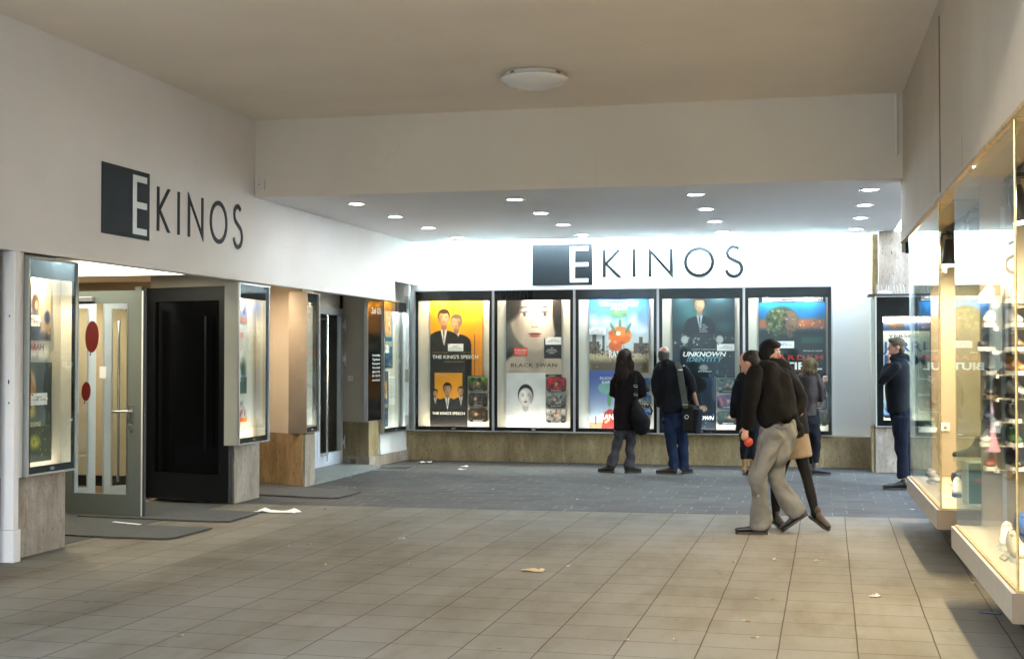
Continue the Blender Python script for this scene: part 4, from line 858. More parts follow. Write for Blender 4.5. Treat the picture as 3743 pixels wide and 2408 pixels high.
# --- left case 1
LY = .135
a = Art(.50, .50).grad((190, 150, 110), (250, 226, 186)).ell(.52, .62, .13, .20, (66, 40, 28), .3).ell(.50, .25, .20, .30, (70, 74, 100), .3).ell(.56, .60, .06, .10, (214, 160, 120), .4).ell(.12, .62, .10, .14, (130, 84, 50), .4).ell(.12, .25, .14, .26, (200, 190, 180), .4).ell(.88, .40, .12, .14, (50, 60, 100), .4).rect(0, 1, 0, .13, (40, 44, 66), .8, .08).blobs(26, (0, 1, .05, .35), [(230, 210, 180), (60, 50, 60), (150, 90, 60)], (.015, .05), 31, .6).noise(.05, 3, 1)
po = poster('l1', a, 'warm beach coloured film poster at the top of the leftmost case', .062, 1.12, LY)
a = Art(.47, .17).fill((222, 218, 208)); po = poster('l1', a, 'white title strip with thin grey and red letters in the leftmost case', .062, .945, LY)
text('KOWÄÄH', .20, .095, .08, M['ink'], po, y=-.006, width=.36); text('ÄÄ', .235, .095, .08, M['red'], po, y=-.0065, width=.10); text('okové', .17, .02, .08, M['greyink'], po, y=-.006, width=.28)
a = Art(.52, .84).grad((28, 40, 30), (70, 84, 50)).ell(.15, .72, .42, .24, (196, 140, 84), .2).ell(.42, .70, .16, .25, (178, 150, 70), .4).ell(.12, .50, .5, .10, (184, 170, 40), .4).ell(.1, .78, .07, .014, (40, 30, 20), .4).ell(.5, .2, .2, .1, (160, 160, 60), .6); face(a, .12, .72, .40, skin=(205, 150, 92), hair=(170, 140, 60), light=1, hairy=0); a.rect(.55, 1, .5, 1, (22, 42, 40), .9, .08).blobs(60, (0, 1, 0, .45), [(60, 80, 30), (150, 150, 60), (20, 30, 20)], (.01, .04), 9, .6).noise(.06, 3, 2)
po = poster('l1', a, 'dark green and yellow poster with half a face in the leftmost case', .062, .095, LY)
text('DSCHUNGELKIND', .18, .30, .055, M['yel'], po, y=-.006, width=.34)
slip('l1', .13, 1.24, .25, .095, 'white showtime card on the beach coloured poster at left', ['täglich', '20.45', ' '], LY - .012); slip('l1', .25, .575, .24, .10, 'white showtime card on the green and yellow poster at left', ['täglich', '18.30', ' '], LY - .012)
# --- left case 2
def lpost(z, h, label, fn, w=.44):
    a = Art(w, h); fn(a); a.noise(.04, 3, int(z * 10)); return poster('l2', a, label, .085, z, LY)
po = lpost(1.37, .22, 'small group photo poster with orange band, top of second pier case', lambda a: a.fill((120, 130, 160)).blobs(14, (0, 1, .3, 1), [(60, 50, 90), (200, 190, 180), (120, 40, 50), (40, 50, 40)], (.04, .12), 3).rect(0, 1, 0, .22, (220, 120, 30)))
text('SCHMUCKSTÜCK', .18, .012, .035, M['red'], po, y=-.006, width=.30)
po = lpost(.56, .78, 'tall white poster with a red coated figure, second pier case', lambda a: a.fill((208, 212, 208)).ell(.28, .56, .10, .15, (130, 16, 22), .15).ell(.28, .76, .06, .045, SK, .2).ell(.75, .35, .25, .22, (50, 76, 50), .6, .8).rect(0, 1, 0, .24, (36, 46, 40), 1, .04))
text('SCHMUCKSTÜCK', .17, .64, .08, M['red'], po, y=-.006, width=.33); text('DAS', .27, .34, .02, M['red'], po, y=-.006); text('GÉRARD DEPARDIEU', .2, .72, .02, M['greyink'], po, y=-.006, width=.28)
po = lpost(.24, .24, 'small red and white photo sheet, bottom of the second pier case', lambda a: a.fill((190, 186, 180)).blobs(12, (0, 1, .3, 1), [(120, 50, 60), (60, 50, 50), (230, 226, 220)], (.05, .12), 4).rect(0, 1, 0, .2, (226, 140, 30)))
text('SCHMUCKSTÜCK', .18, .012, .035, M['red'], po, y=-.006, width=.30)
slip('l2', .085, .86, .20, .07, 'tiny white card above the showtime card, second pier case', ['täglich', '21.00', ' '], LY - .012); slip('l2', .085, .70, .24, .13, 'white showtime card on the tall white poster, second pier case', ['täglich', '20.30', 'Uhr'], LY - .014)
# --- corner case
a = Art(.62, .98).grad((18, 60, 84), (90, 160, 200)).rect(.06, .92, .50, .90, (206, 150, 96)).blobs(22, (.1, .88, .55, .85), [(230, 220, 190), (90, 50, 40), (220, 170, 110)], (.04, .09), 5).blobs(20, (0, 1, 0, .12), [(220, 210, 170)], (.01, .04), 6, .7).noise(.04, 3, 3)
po = poster('l4', a, 'teal poster with a group photo, upper sheet in the corner case', .12, 1.0, .13); text('Almanya', .31, .34, .17, M['yel'], po, y=-.006, width=.52, shear=.3)
a = Art(.42, .86).fill((20, 66, 96)).rect(.08, .9, .5, .82, (206, 150, 96)).blobs(16, (.1, .88, .54, .8), [(230, 220, 190), (90, 50, 40)], (.04, .09), 7).blobs(20, (0, 1, 0, .12), [(220, 210, 170)], (.01, .04), 8, .7).noise(.04, 3, 4)
po = poster('l4', a, 'deep blue smaller poster, lower left of the corner case', .12, .09, .127); text('Almanya', .21, .30, .11, M['yel'], po, y=-.006, width=.34, shear=.3)
o = MB().box(0, .26, -.002, 0, 0, .45).build('notice_sheet', M['white']); tag(o, 'white typed sheet in the lower right of the corner case', 'notice'); put(o, 'l4', .56, .125, .42)
for i in range(9): text('Informationen zum Programm', .13, .40 - i * .035, .016, M['ink'], o, y=-.003, width=.21)
slip('l4', .30, 1.24, .22, .12, 'small white card on the teal group poster in the corner', ['täglich', '18.15', ' '], .115)

# ------------------------------------------------------------------ shoe shop windows at the right
def sthing(name, label, cat, lx, ly, z=0, rz=0, group=None): return thing(name, label, cat, tuple(S(lx, ly, z)), TH + rz, group)
ZB, ZT = .475, 2.862; GX = .004
def vitrine(label, y0, y1, x_end, far_solid):
    """glass box from local y0 (near) to y1 (far); origin at near front corner"""
    t = sthing('shop_window', label, 'shop window', GX, y0); L = y1 - y0; W = 1.25
    MB().box(-.032, W, -.02, L + .02, .325, ZB - .001).build('base', M['base'], t, bevel=.002)
    MB().box(-.0335, W, -.0225, -.0205, .324, ZB - .001).build('base_end', M['based'], t)
    MB().box(-.010, .018, 0, L, ZB + .0, ZB + .010).build('bottom_channel', M['wood'], t)
    MB().box(.02, W, .012, L - .012, ZB, ZB + .006).build('display_floor', M['shopfloor'], t)
    MB().box(0, .007, .008, L, ZB + .011, ZT - .03).build('front_pane', M['shopglass'], t)
    MB().box(.008, x_end, .001, .008, ZB + .011, ZT - .03).build('end_pane', M['shopglass'], t)
    MB().tube([(-.001, -.001, ZB), (-.001, -.001, ZT - .02)], .007, 8).build('corner_post', M['gold'], t)
    MB().box(-.012, x_end, -.012, .010, ZB + .001, ZB + .012).build('end_channel', M['gold'], t)
    if far_solid is not None:
        MB().box(far_solid, W, L - .03, L, ZB + .007, ZT - .005).build('end_wall', M['shopcream'], t)
        MB().box(.008, far_solid, L - .012, L - .005, ZB + .011, ZT - .03).build('far_pane', M['shopglass'], t)
    MB().box(W - .03, W, .02, L - .031, ZB + .007, ZT - .005).build('rear_wall', M['shopcream'], t)
    MB().box(.03, W, .015, L - .03, ZT - .005, ZT).build('window_ceiling', M['shopcream'], t)
    MB().box(.30, .33, .2, L - .2, ZT - .035, ZT - .006).build('lamp_track', M['lampblack'], t)
    return t
vf = vitrine('farther shoe shop window with a green box and black boot', -3.78, -.92, 1.25, .20)
vn = vitrine('nearer shoe shop window full of trainers on wire shelves', -7.43, -4.79, 1.25, .165)
def spot(lx, ly, label, aim=(.5, -.6), e=60):
    t = sthing('track_spotlight', label, 'spotlight', GX + lx, ly, ZT - .035, 0, 'black spotlights in the shoe shop windows')
    MB().box(-.03, .03, -.05, .05, -.03, 0).build('track_adapter', M['lampblack'], t, bevel=.003)
    MB().tube([(-.055, 0, -.02), (-.075, 0, -.10), (-.07, 0, -.19)], .008, 8).tube([(.055, 0, -.02), (.075, 0, -.10), (.07, 0, -.19)], .008, 8).box(-.06, .06, -.01, .01, -.035, -.02).build('bracket', M['lampblack'], t, smooth=True)
    d = V((aim[0] * .3, aim[1] * .3, -.9)).normalized(); c = V((0, 0, -.20))
    hd_ = MB().tube([c - d * .12, c - d * .05, c + d * .06, c + d * .12], [.040, .052, .058, .064], 20, cap=False).build('lamp_head', M['lampblack'], t, smooth=False)
    MB().tube([c + d * .1205, c + d * .1225], [.052, .052], 20, cap=False).build('lens', M['warmglow'], hd_)
    MB().tube([c - d * .17 + V((.02, 0, 0)), c - d * .115], [.03, .034], 14).build('transformer', M['steel'], hd_)
    light('shop_lamp', 'SPOT', tuple(c + d * .14), e, (1, .68, .38), t, shadow_soft_size=.04, spot_size=R(165), spot_blend=.5, target=tuple(c + d))
for i, (ly, lb) in enumerate(((-6.9, 'black spotlight nearest the camera behind the gold corner post'), (-6.25, 'second black spotlight in the nearer shop window'), (-5.5, 'third black spotlight in the nearer shop window'),
                              (-3.45, 'first black spotlight in the farther window beside the cream wall'), (-2.5, 'middle black spotlight in the farther shop window'), (-1.5, 'last black spotlight at the dark end of the farther window'))):
    spot(.315, ly, lb, (-.1 if i % 2 else .5, (-.5, .5, -.3)[i % 3]), 5.0)

SH = {}
def shoe_mesh(kind):
    if kind in SH: return SH[kind]
    boot = kind == 'boot'
    so = MB(); o_ = so
    st = [(0, .030, .0), (.03, .036, 0), (.09, .033, 0), (.15, .036, 0), (.20, .044, 0), (.25, .040, 0), (.285, .022, 0)]
    n = len(st)
    top = [(x, -w, .028 + (.006 if x < .08 else 0)) for x, w, _ in st]; 
    poly = [(x, -w) for x, w, _ in st] + [(x, w) for x, w, _ in st[::-1]]
    so.prism(poly, 0, .026)
    up = MB(); prof = [(.004, .026, .050), (.03, .034, .058), (.07, .033, .056), (.12, .033, .046), (.17, .037, .034), (.22, .039, .026), (.262, .030, .020)]
    if boot: prof = [(.004, .030, .085), (.03, .038, .10), (.07, .038, .095), (.12, .036, .055), (.17, .038, .038), (.22, .040, .030), (.262, .031, .024)]
    up.tube([(x, 0, .024 + h * .9) for x, w_, h in prof], [w_ for x, w_, h in prof], 14, side=(0, 1, 0), flat=[h / w_ for x, w_, h in prof])
    h0 = .024 + prof[1][2] * 1.9
    co = MB().tube([(.022, 0, h0 - .012), (.085, 0, h0 - .018)], [.021, .019], 12, side=(0, 1, 0), flat=.35)
    la = MB()
    for i in range(4): la.box(.105 + i * .022, .113 + i * .022, -.018, .018, .02 + (.098 if not boot else .12) - i * .0155 - .006, .02 + (.098 if not boot else .12) - i * .0155 + .003)
    SH[kind] = [m.mesh(nm) for m, nm in ((so, 'sole'), (up, 'upper'), (co, 'collar'), (la, 'laces'))]
    for p in SH[kind][1].polygons: p.use_smooth = True
    return SH[kind]
def shoe(label, loc, rz, cols, k=1.0, kind='trainer', group=None, tilt=0):
    t = thing('shoe', label, 'shoe', loc, rz, group); t.scale = (k, k, k); t.rotation_euler = (0, tilt, rz)
    for me, nm, c in zip(shoe_mesh(kind), ('sole', 'upper', 'collar', 'laces'), (cols[1], cols[0], cols[2], cols[3])):
        mm_ = me.copy(); o = obj_from_mesh(nm, mm_, SM(c), t)
    return t
_sm = {}
PAL = dict(white=(.72, .70, .66), black=(.02, .02, .022), grey=(.28, .28, .28), blue=(.05, .12, .35), red=(.22, .03, .025), green=(.05, .13, .05), orange=(.30, .13, .04), navy=(.02, .03, .08), cream=(.6, .52, .38), brown=(.12, .08, .05), pink=(.7, .1, .3), silver=(.5, .5, .52))
def SM(c):
    if c not in _sm: _sm[c] = mat('shoe_' + c, PAL[c], .45, var=.15, vscale=40)
    return _sm[c]
# wire shelves on the end wall of the nearer window, seen through the glass
combos = [('white', 'cream', 'blue', 'grey'), ('white', 'white', 'green', 'navy'), ('black', 'white', 'grey', 'grey'), ('black', 'grey', 'orange', 'orange'), ('black', 'brown', 'black', 'grey'), ('navy', 'black', 'navy', 'grey'), ('white', 'white', 'navy', 'green'), ('red', 'white', 'black', 'white')]
second = [('cream', 'white', 'grey', 'white'), ('grey', 'white', 'black', 'white'), ('brown', 'white', 'black', 'cream'), ('orange', 'white', 'black', 'grey'), ('grey', 'black', 'black', 'white'), ('black', 'white', 'silver', 'silver'), ('green', 'white', 'grey', 'white'), ('black', 'white', 'red', 'red')]
third = [('blue', 'white', 'white', 'white'), ('green', 'white', 'white', 'white'), ('navy', 'white', 'grey', 'white'), ('white', 'white', 'red', 'red'), ('brown', 'cream', 'cream', 'cream'), ('grey', 'white', 'orange', 'orange'), ('silver', 'white', 'blue', 'blue'), ('white', 'grey', 'black', 'red')]
ordn = ['top', 'second', 'third', 'fourth', 'fifth', 'sixth', 'seventh', 'bottom']
YS = -4.95
for r in range(8):
    z = at(3650, 1112 + r * 85.5, 14.4 + YS).z
    sh = sthing('wire_shelf', f'{ordn[r]} glass and wire shoe shelf in the nearer shop window', 'shelf', GX + .17, YS, z, 0, 'shoe shelves in the nearer shop window')
    MB().box(0, 1.0, -.13, .10, -.008, 0).build('shelf_plate', M['greyal'], sh)
    m_ = MB().tube([(0, -.13, -.003), (1.0, -.13, -.003)], .003, 6)
    m_.build('front_wire', M['chrome'], sh)
    for tx in (.04, .16, .285, .42): MB().box(tx, tx + .035, -.136, -.1335, -.022, .004).build('price_tag', M['white'], sh)
    for c, (cx, cc) in enumerate(((.05, combos[r]), (.165, second[r]), (.29, third[r]))):
        pos = ['outer left', 'next to the outer left', 'behind the gold post'][c]
        col = cc[0] + (' and ' + cc[2] if cc[2] != cc[0] else '')
        shoe(f'{col} trainer on the {ordn[r]} shelf, {pos}', tuple(S(GX + .17 + cx, YS + .03, z + .001)), TH + R(-90 + (-14, 6, 10)[c] + RNG.uniform(-6, 6)), cc, 1.02, group='trainers on the shop window shelves')
sp = sthing('shelf_upright', 'pale vertical shelf upright behind the trainers in the window', 'upright', GX + .30, YS + .12, ZB + .01)
MB().box(0, .03, 0, .02, 0, 2.2).build('post', M['alu'], sp)
# window floor display, nearer window
def fl(lx, ly, z=ZB + .008): return tuple(S(GX + lx, ly, z))
shoe('large white trainer on the floor of the nearer window facing out', fl(.20, -5.70), TH + R(-100), ('white', 'white', 'silver', 'cream'), 1.1)
shoe('cream trainer with loose laces lying in the nearer window', fl(.15, -6.20), TH + R(-88), ('cream', 'white', 'brown', 'cream'), 1.15)
shoe('grey trainer lying behind the cream one near the post', fl(.20, -6.62), TH + R(-98), ('grey', 'grey', 'black', 'white'), 1.1)
shoe('black and pink trainer beside the gold corner post', fl(.36, -6.95), TH + R(-75), ('black', 'red', 'pink', 'white'), 1.1)
shoe('blue rounded trainer on the floor before the shelves', fl(.32, -5.35), TH + R(-80), ('blue', 'blue', 'navy', 'blue'), 1.25)
shoe('white and blue trainer low behind the green box', fl(.25, -2.6), TH + R(-95), ('white', 'blue', 'blue', 'white'), 1.1)
shoe('pale silver trainer at the far end of the farther window', fl(.12, -1.6), TH + R(-80), ('silver', 'white', 'white', 'white'), 1.0)
for i_, (lx_, ly_, rz_, cs_, lb_) in enumerate(((.30, -1.9, -70, ('black', 'white', 'grey', 'white'), 'black trainer on the floor halfway along the farther window'), (.45, -2.4, -100, ('blue', 'white', 'navy', 'white'), 'bright blue trainer deeper inside the farther window'),
        (.55, -6.0, -85, ('brown', 'cream', 'cream', 'cream'), 'brown trainer deeper inside the nearer window'), (.50, -6.6, -95, ('navy', 'white', 'orange', 'orange'), 'navy trainer deeper inside the nearer window'), (.34, -5.75, -80, ('silver', 'white', 'blue', 'white'), 'silver trainer beside the large white one on the window floor'))):
    shoe(lb_, fl(lx_, ly_), TH + R(rz_), cs_, 1.05)
lc = MB().tube([V(fl(.10, -6.20)) + V((0, 0, .004)), V(fl(.07, -6.33)) + V((0, 0, .006)), V(fl(.08, -6.45)) + V((0, 0, .005)), V(fl(.12, -6.40)) + V((0, 0, .03))], .006, 6).build('shoe_lace', SM('grey')); tag(lc, 'grey loose lace trailing across the window floor', 'shoelace'); rebuild_origin(lc, fl(.08, -6.35))
bx = sthing('green_box', 'upright green shoe box with a red mark in the farther window', 'box', GX + .235, -3.52, ZB + .007)
MB().box(0, .26, 0, .36, 0, .33).build('body', mat('green_card', (.02, .13, .10), .4), bx); MB().box(-.012, .0, -.004, .364, 0, .342).box(.0, .26, -.004, .364, .3305, .342).box(-.012, .272, -.006, -.001, 0, .016).build('rim', M['whitep'], bx)
MB().plate([(.02, .20), (.16, .245), (.13, .225), (.10, .18)], -.004, -.001).build('mark', M['red'], bx, fix=True)
shoe('black hiking boot with pale sole on top of the green box', tuple(S(GX + .42, -3.38, ZB + .352)), TH + R(178), ('black', 'cream', 'grey', 'grey'), 1.0, 'boot')
shoe('dark boot behind the black hiking boot on the green box', tuple(S(GX + .50, -3.15, ZB + .352)), TH + R(172), ('brown', 'grey', 'black', 'black'), 1.0, 'boot')
so2 = sthing('wall_socket', 'small cream socket on the window wall above the hiking boot', 'socket', GX + .33, -.955, at(3465, 1560, 13.4).z)
MB().box(-.04, .04, -.012, 0, -.04, .04).build('plate', M['plastic'], so2, bevel=.003); MB().tube([(0, -.013, 0), (0, -.016, 0)], .02, 12).build('socket_hole', M['greyal'], so2)
sn = sthing('paper_cone', 'pink paper cone hanging beside the shelves', 'decoration', GX + .19, -5.15, 1.02)
MB().lathe([(.002, .42), (.022, .12), (.055, 0), (.002, .0)], n=14).build('cone', mat('pink_paper', (.38, .2, .3), .6), sn, fix=True)
sg = sthing('red_sign_strip', 'slim tilted red strip high in the nearer shop window', 'decoration', GX + .62, -7.2, 1.98)
MB().plate([(0, 0), (.02, 0), (.10, .22), (.08, .22)], 0, .006).build('strip', M['red'], sg, fix=True)
# corner bracket at the far end of the shop fascia
cb_ = sthing('corner_bracket', 'small dark bracket under the far corner of the shop fascia', 'bracket', .03, -.16, 2.868)
MB().box(0, .055, 0, .02, -.14, 0).build('plate', M['anth2'], cb_); MB().box(-.035, -.001, 0, .02, -.13, -.02).build('cable_clip', M['greyal'], cb_)
# free-standing display box on a stone pedestal at the far right
pd = thing('stone_pedestal', 'pale travertine pedestal under the free-standing display box', 'pedestal', (.85, 19.5, 0))
MB().prism([(0, .02), (.8, .02), (.8, .448), (-.005, .448)], 0, .648).build('block', M['trav2'], pd, fix=True)
MB().box(-.052, -.006, .05, .448, 0, .648).build('side_slab', M['trav'], pd)
case('free-standing display box with newsprint poster beside the man in the dark jacket', 'r', (.852, 19.47, .65), 0, .86, 1.87, .20, mt=.30, mb=.10, ms=.11, lamps=((.5, 1),), lcol=(1, .9, .75), le=.9)
MB().prism([(.80 - .852, .10), (-.002, .02), (-.002, .44), (-.052, .44)], .03, 1.84).build('side_panel', M['greyal'], [o for o in C.objects if o.get('label', '').startswith('free-standing display')][0], fix=True)
MB().box(.11, .75, .10, .13, 1.50, 1.60).build('tube_light', M['boxglow'], [o for o in C.objects if o.get('label', '').startswith('free-standing display')][0])
cap_ = thing('capping_slab', 'thin dark slab with bird spikes on top of the display box', 'slab', (.80, 19.45, 2.523))
MB().box(-.04, .95, -.02, .50, 0, .025).build('slab', M['kick'], cap_)
sk_ = MB(); 
for i in range(18): sk_.tube([(.02 + i * .045, .1, .025), (.02 + i * .045 + RNG.uniform(-.03, .03), .1 + RNG.uniform(-.04, .04), .16)], .0025, 5)
sk_.build('bird_spikes', M['alu'], cap_)
peb = MB().ell((.18, .08, .045), (.10, 0, 0), (0, .05, 0), (0, 0, .035), 14, 8).build('rubbish_lump', M['whitep'], smooth=True); peb.location = (.80, 19.45, 2.523); tag(peb, 'crumpled white scrap lying on the dark capping slab', 'litter')
a = Art(.70, .95).fill((226, 222, 206)).noise(.02, 3, 2)
po = a.build('newsprint_poster', 'cream newsprint style poster with blue block letters', 'poster'); put(po, 'r', .10, .17, .42)
for i, s in enumerate(['JERRI', 'MIAM', 'JO']): text(s, .02 if i else .02, .66 - i * .19, .20, M['blueink'], po, y=-.006, align='LEFT', bold=.01, width=[.60, .56, .22][i])
text('YERSELI', .30, .86, .06, M['ink'], po, y=-.006, width=.42)
a = Art(.70, .28).fill((40, 60, 110)).rect(.1, .45, .1, .9, (50, 44, 40)).blobs(10, (.1, .45, .2, .9), [(190, 130, 90), (80, 50, 40)], (.03, .08), 3).noise(.04, 3, 5); po = a.build('photo_strip', 'dark blue photo strip above the newsprint poster', 'poster'); put(po, 'r', .10, .168, 1.38)
still('r', .11, .12, .3, .26, 'blue and white sheet at the bottom of the free-standing box', 71, [(60, 90, 130), (200, 210, 220), (230, 230, 230), (40, 60, 90)], None, .168)

# ------------------------------------------------------------------ litter
def scrap(name, label, cat, p, w, d, m, h=.012, rz=0, group=None, seed=0):
    q = np.random.RandomState(seed); nx, ny = 7, 5; mb = MB(); vs = []
    for j in range(ny):
        for i in range(nx):
            u, v = i / (nx - 1) - .5, j / (ny - 1) - .5
            vs.append((u * w * (1 + q.uniform(-.15, .15)), v * d * (1 + q.uniform(-.2, .2)), max(.003, .004 + h * abs(q.normal(0, .6)) * (1 if (0 < i < nx - 1) else .5))))
    mb.add(vs, [(j * nx + i, j * nx + i + 1, (j + 1) * nx + i + 1, (j + 1) * nx + i) for j in range(ny - 1) for i in range(nx - 1)])
    o = mb.build(name, m); o.location = (p.x, p.y, 0); o.rotation_euler = (0, 0, rz); return tag(o, label, cat, group)
scrap('paper_napkin', 'crumpled white napkin at the corner of the middle mat', 'napkin', gnd(880 + 530 / 3.85, 1500 + 1430 / 3.85), .46, .17, M['white'], .03, .1, seed=1)
scrap('paper_bag', 'flat brown paper scrap on the tiles in the centre foreground', 'paper', gnd(1948, 2086), .165, .12, M['brownp'], .012, -.1, seed=2)
scrap('paper_scrap', 'white crumpled scrap by the corner under the first case', 'paper', gnd(1551, 1692), .19, .12, M['white'], .03, seed=3)
scrap('paper_scrap', 'white curved scrap on the pavers before the second case', 'paper', gnd(1700, 1706), .11, .07, M['white'], .02, seed=4)
scrap('paper_scrap', 'thin white strip just below the curved scrap', 'paper', gnd(1690, 1716), .11, .06, M['white'], .012, .5, seed=5)
o = MB().box(-.19, .19, -.02, .02, .012, .016).build('paper_strip', M['white']); p = gnd(463, 1919); o.location = (p.x, p.y, .008); o.rotation_euler = (0, 0, -.35); tag(o, 'long thin white strip on the mat under the green door', 'paper')
for i, (x, y, w_, lb) in enumerate(((1802, 1789, .04, 'small white scrap in the middle of the pavers'), (2222, 1785, .06, 'pale bluish scrap on pavers left of the dark-jeans man'), (2109, 1826, .05, 'white scrap on pavers near the tile edge'), (2088, 1858, .04, 'tiny white scrap exactly on the tile edge'), (2077, 2070, .05, 'white torn bit right of the brown paper scrap'),
        (2830, 2045, .06, 'pale torn scrap on the tiles below the walking couple'), (2985, 2050, .05, 'curled yellowish scrap on tiles right of the couple'), (3200, 2180, .11, 'clear crumpled wrapper on tiles in the right foreground'), (3555, 2131, .05, 'white scrap against the shop window base'), (2765, 2188, .035, 'small beige scrap in the lower right foreground'), (1470, 1970, .08, 'faint white film scrap on the left tiles'), (3335, 1863, .09, 'greenish crumpled litter by the far shop window corner'))):
    scrap('paper_scrap', lb, 'litter', gnd(x, y), w_ * .8, w_ * .45, M['scrap'] if i != 11 else M['greyink'], .01, i, seed=10 + i)
bt0 = None
bl_ = [(1226, 1753), (1247, 1778), (1262, 1782), (1292, 1783), (1169, 1786), (1440, 1798), (1463, 1803), (952, 1833), (938, 1852), (1187, 1860), (2286, 2340), (2472, 2339), (2733, 2270), (2682, 2053), (1385, 2062), (1127, 1990), (1050, 1998), (2755, 2330), (1275, 1742), (1483, 1740), (2611, 1968), (1353, 2052), (1560, 2014), (1110, 1808), (655, 2325), (1180, 2063), (1500, 2062)]
for i, (x, y) in enumerate(bl_):
    p = gnd(x, y); rz = RNG.uniform(0, 3.1)
    if bt0 is None:
        bt0 = thing('cigarette_butt', 'tiny cigarette butt dropped on the floor', 'cigarette butt', (0, 0, 0), 0, 'cigarette butts scattered over the floor')
        MB().tube([(-.014, 0, .005), (.012, 0, .005)], .0052, 8).build('filter', M['butt'], bt0); MB().tube([(.016, 0, .005), (.026, 0, .0045)], .0048, 8).build('paper_end', M['scrap'], bt0)
        t = bt0
    else:
        t = bt0.copy(); C.objects.link(t)
        for ch in bt0.children:
            c = ch.copy(); C.objects.link(c); c.parent = t
    t.location = (p.x, p.y, 0 if p.y < 13.7 else -.003); t.rotation_euler = (0, 0, rz)
pn = gnd(3620, 2243); o = MB().tube([(-.06, 0, .008), (.06, .01, .008)], .008, 8).build('ballpoint_pen', M['bluep']); o.location = (pn.x, pn.y, 0); o.rotation_euler = (0, 0, -.3); tag(o, 'dark blue pen lying in shadow under the near shop window', 'pen')

# ------------------------------------------------------------------ people
def remesh(mb, vox, smooth=4, fold=None):
    me = mb.mesh('tmp'); o = bpy.data.objects.new('tmp', me); C.objects.link(o)
    m = o.modifiers.new('r', 'REMESH'); m.mode = 'VOXEL'; m.voxel_size = vox
    if smooth:
        s = o.modifiers.new('s', 'SMOOTH'); s.factor = .5; s.iterations = smooth
    dg = bpy.context.evaluated_depsgraph_get(); dg.update(); r = bpy.data.meshes.new_from_object(o.evaluated_get(dg))
    bpy.data.objects.remove(o); bpy.data.meshes.remove(me)
    if fold:
        n = len(r.vertices); co = np.empty(n * 3); no = np.empty(n * 3); r.vertices.foreach_get('co', co); r.vertices.foreach_get('normal', no)
        co = co.reshape(-1, 3); no = no.reshape(-1, 3); amp, kz, seed = fold; q = np.random.RandomState(seed); d = np.zeros(n)
        wv = co + .04 * np.sin(co[:, [1, 2, 0]] * 11 + q.uniform(0, 6, 3)) + .02 * np.sin(co[:, [2, 0, 1]] * 23)
        for i in range(9):
            k = q.normal(0, 1, 3) * np.array([16, 16, kz]); ph = q.uniform(0, 6.28); s_ = np.sin(wv @ k + ph); d += np.sign(s_) * np.abs(s_) ** 1.5 * q.uniform(.4, 1)
        d = d / 3 * amp * 2.7; co = co + no * d[:, None]; r.vertices.foreach_set('co', co.ravel()); r.update()
    for p in r.polygons: p.use_smooth = True
    return r
def cloth(name, col, rough=.85, b=.35, sc_=260, sheen=0, var=.18):
    m = mat(name, col, rough, bump=b, bscale=sc_, var=var, vscale=7, spec=.15); 
    if sheen: m.node_tree.nodes['Principled BSDF'].inputs['Sheen Weight'].default_value = sheen * .3
    return m
M['skin'] = mat('skin', (.30, .165, .11), .5, var=.08, vscale=12); M['skinp'] = mat('flushed_skin', (.36, .185, .13), .5, var=.08)
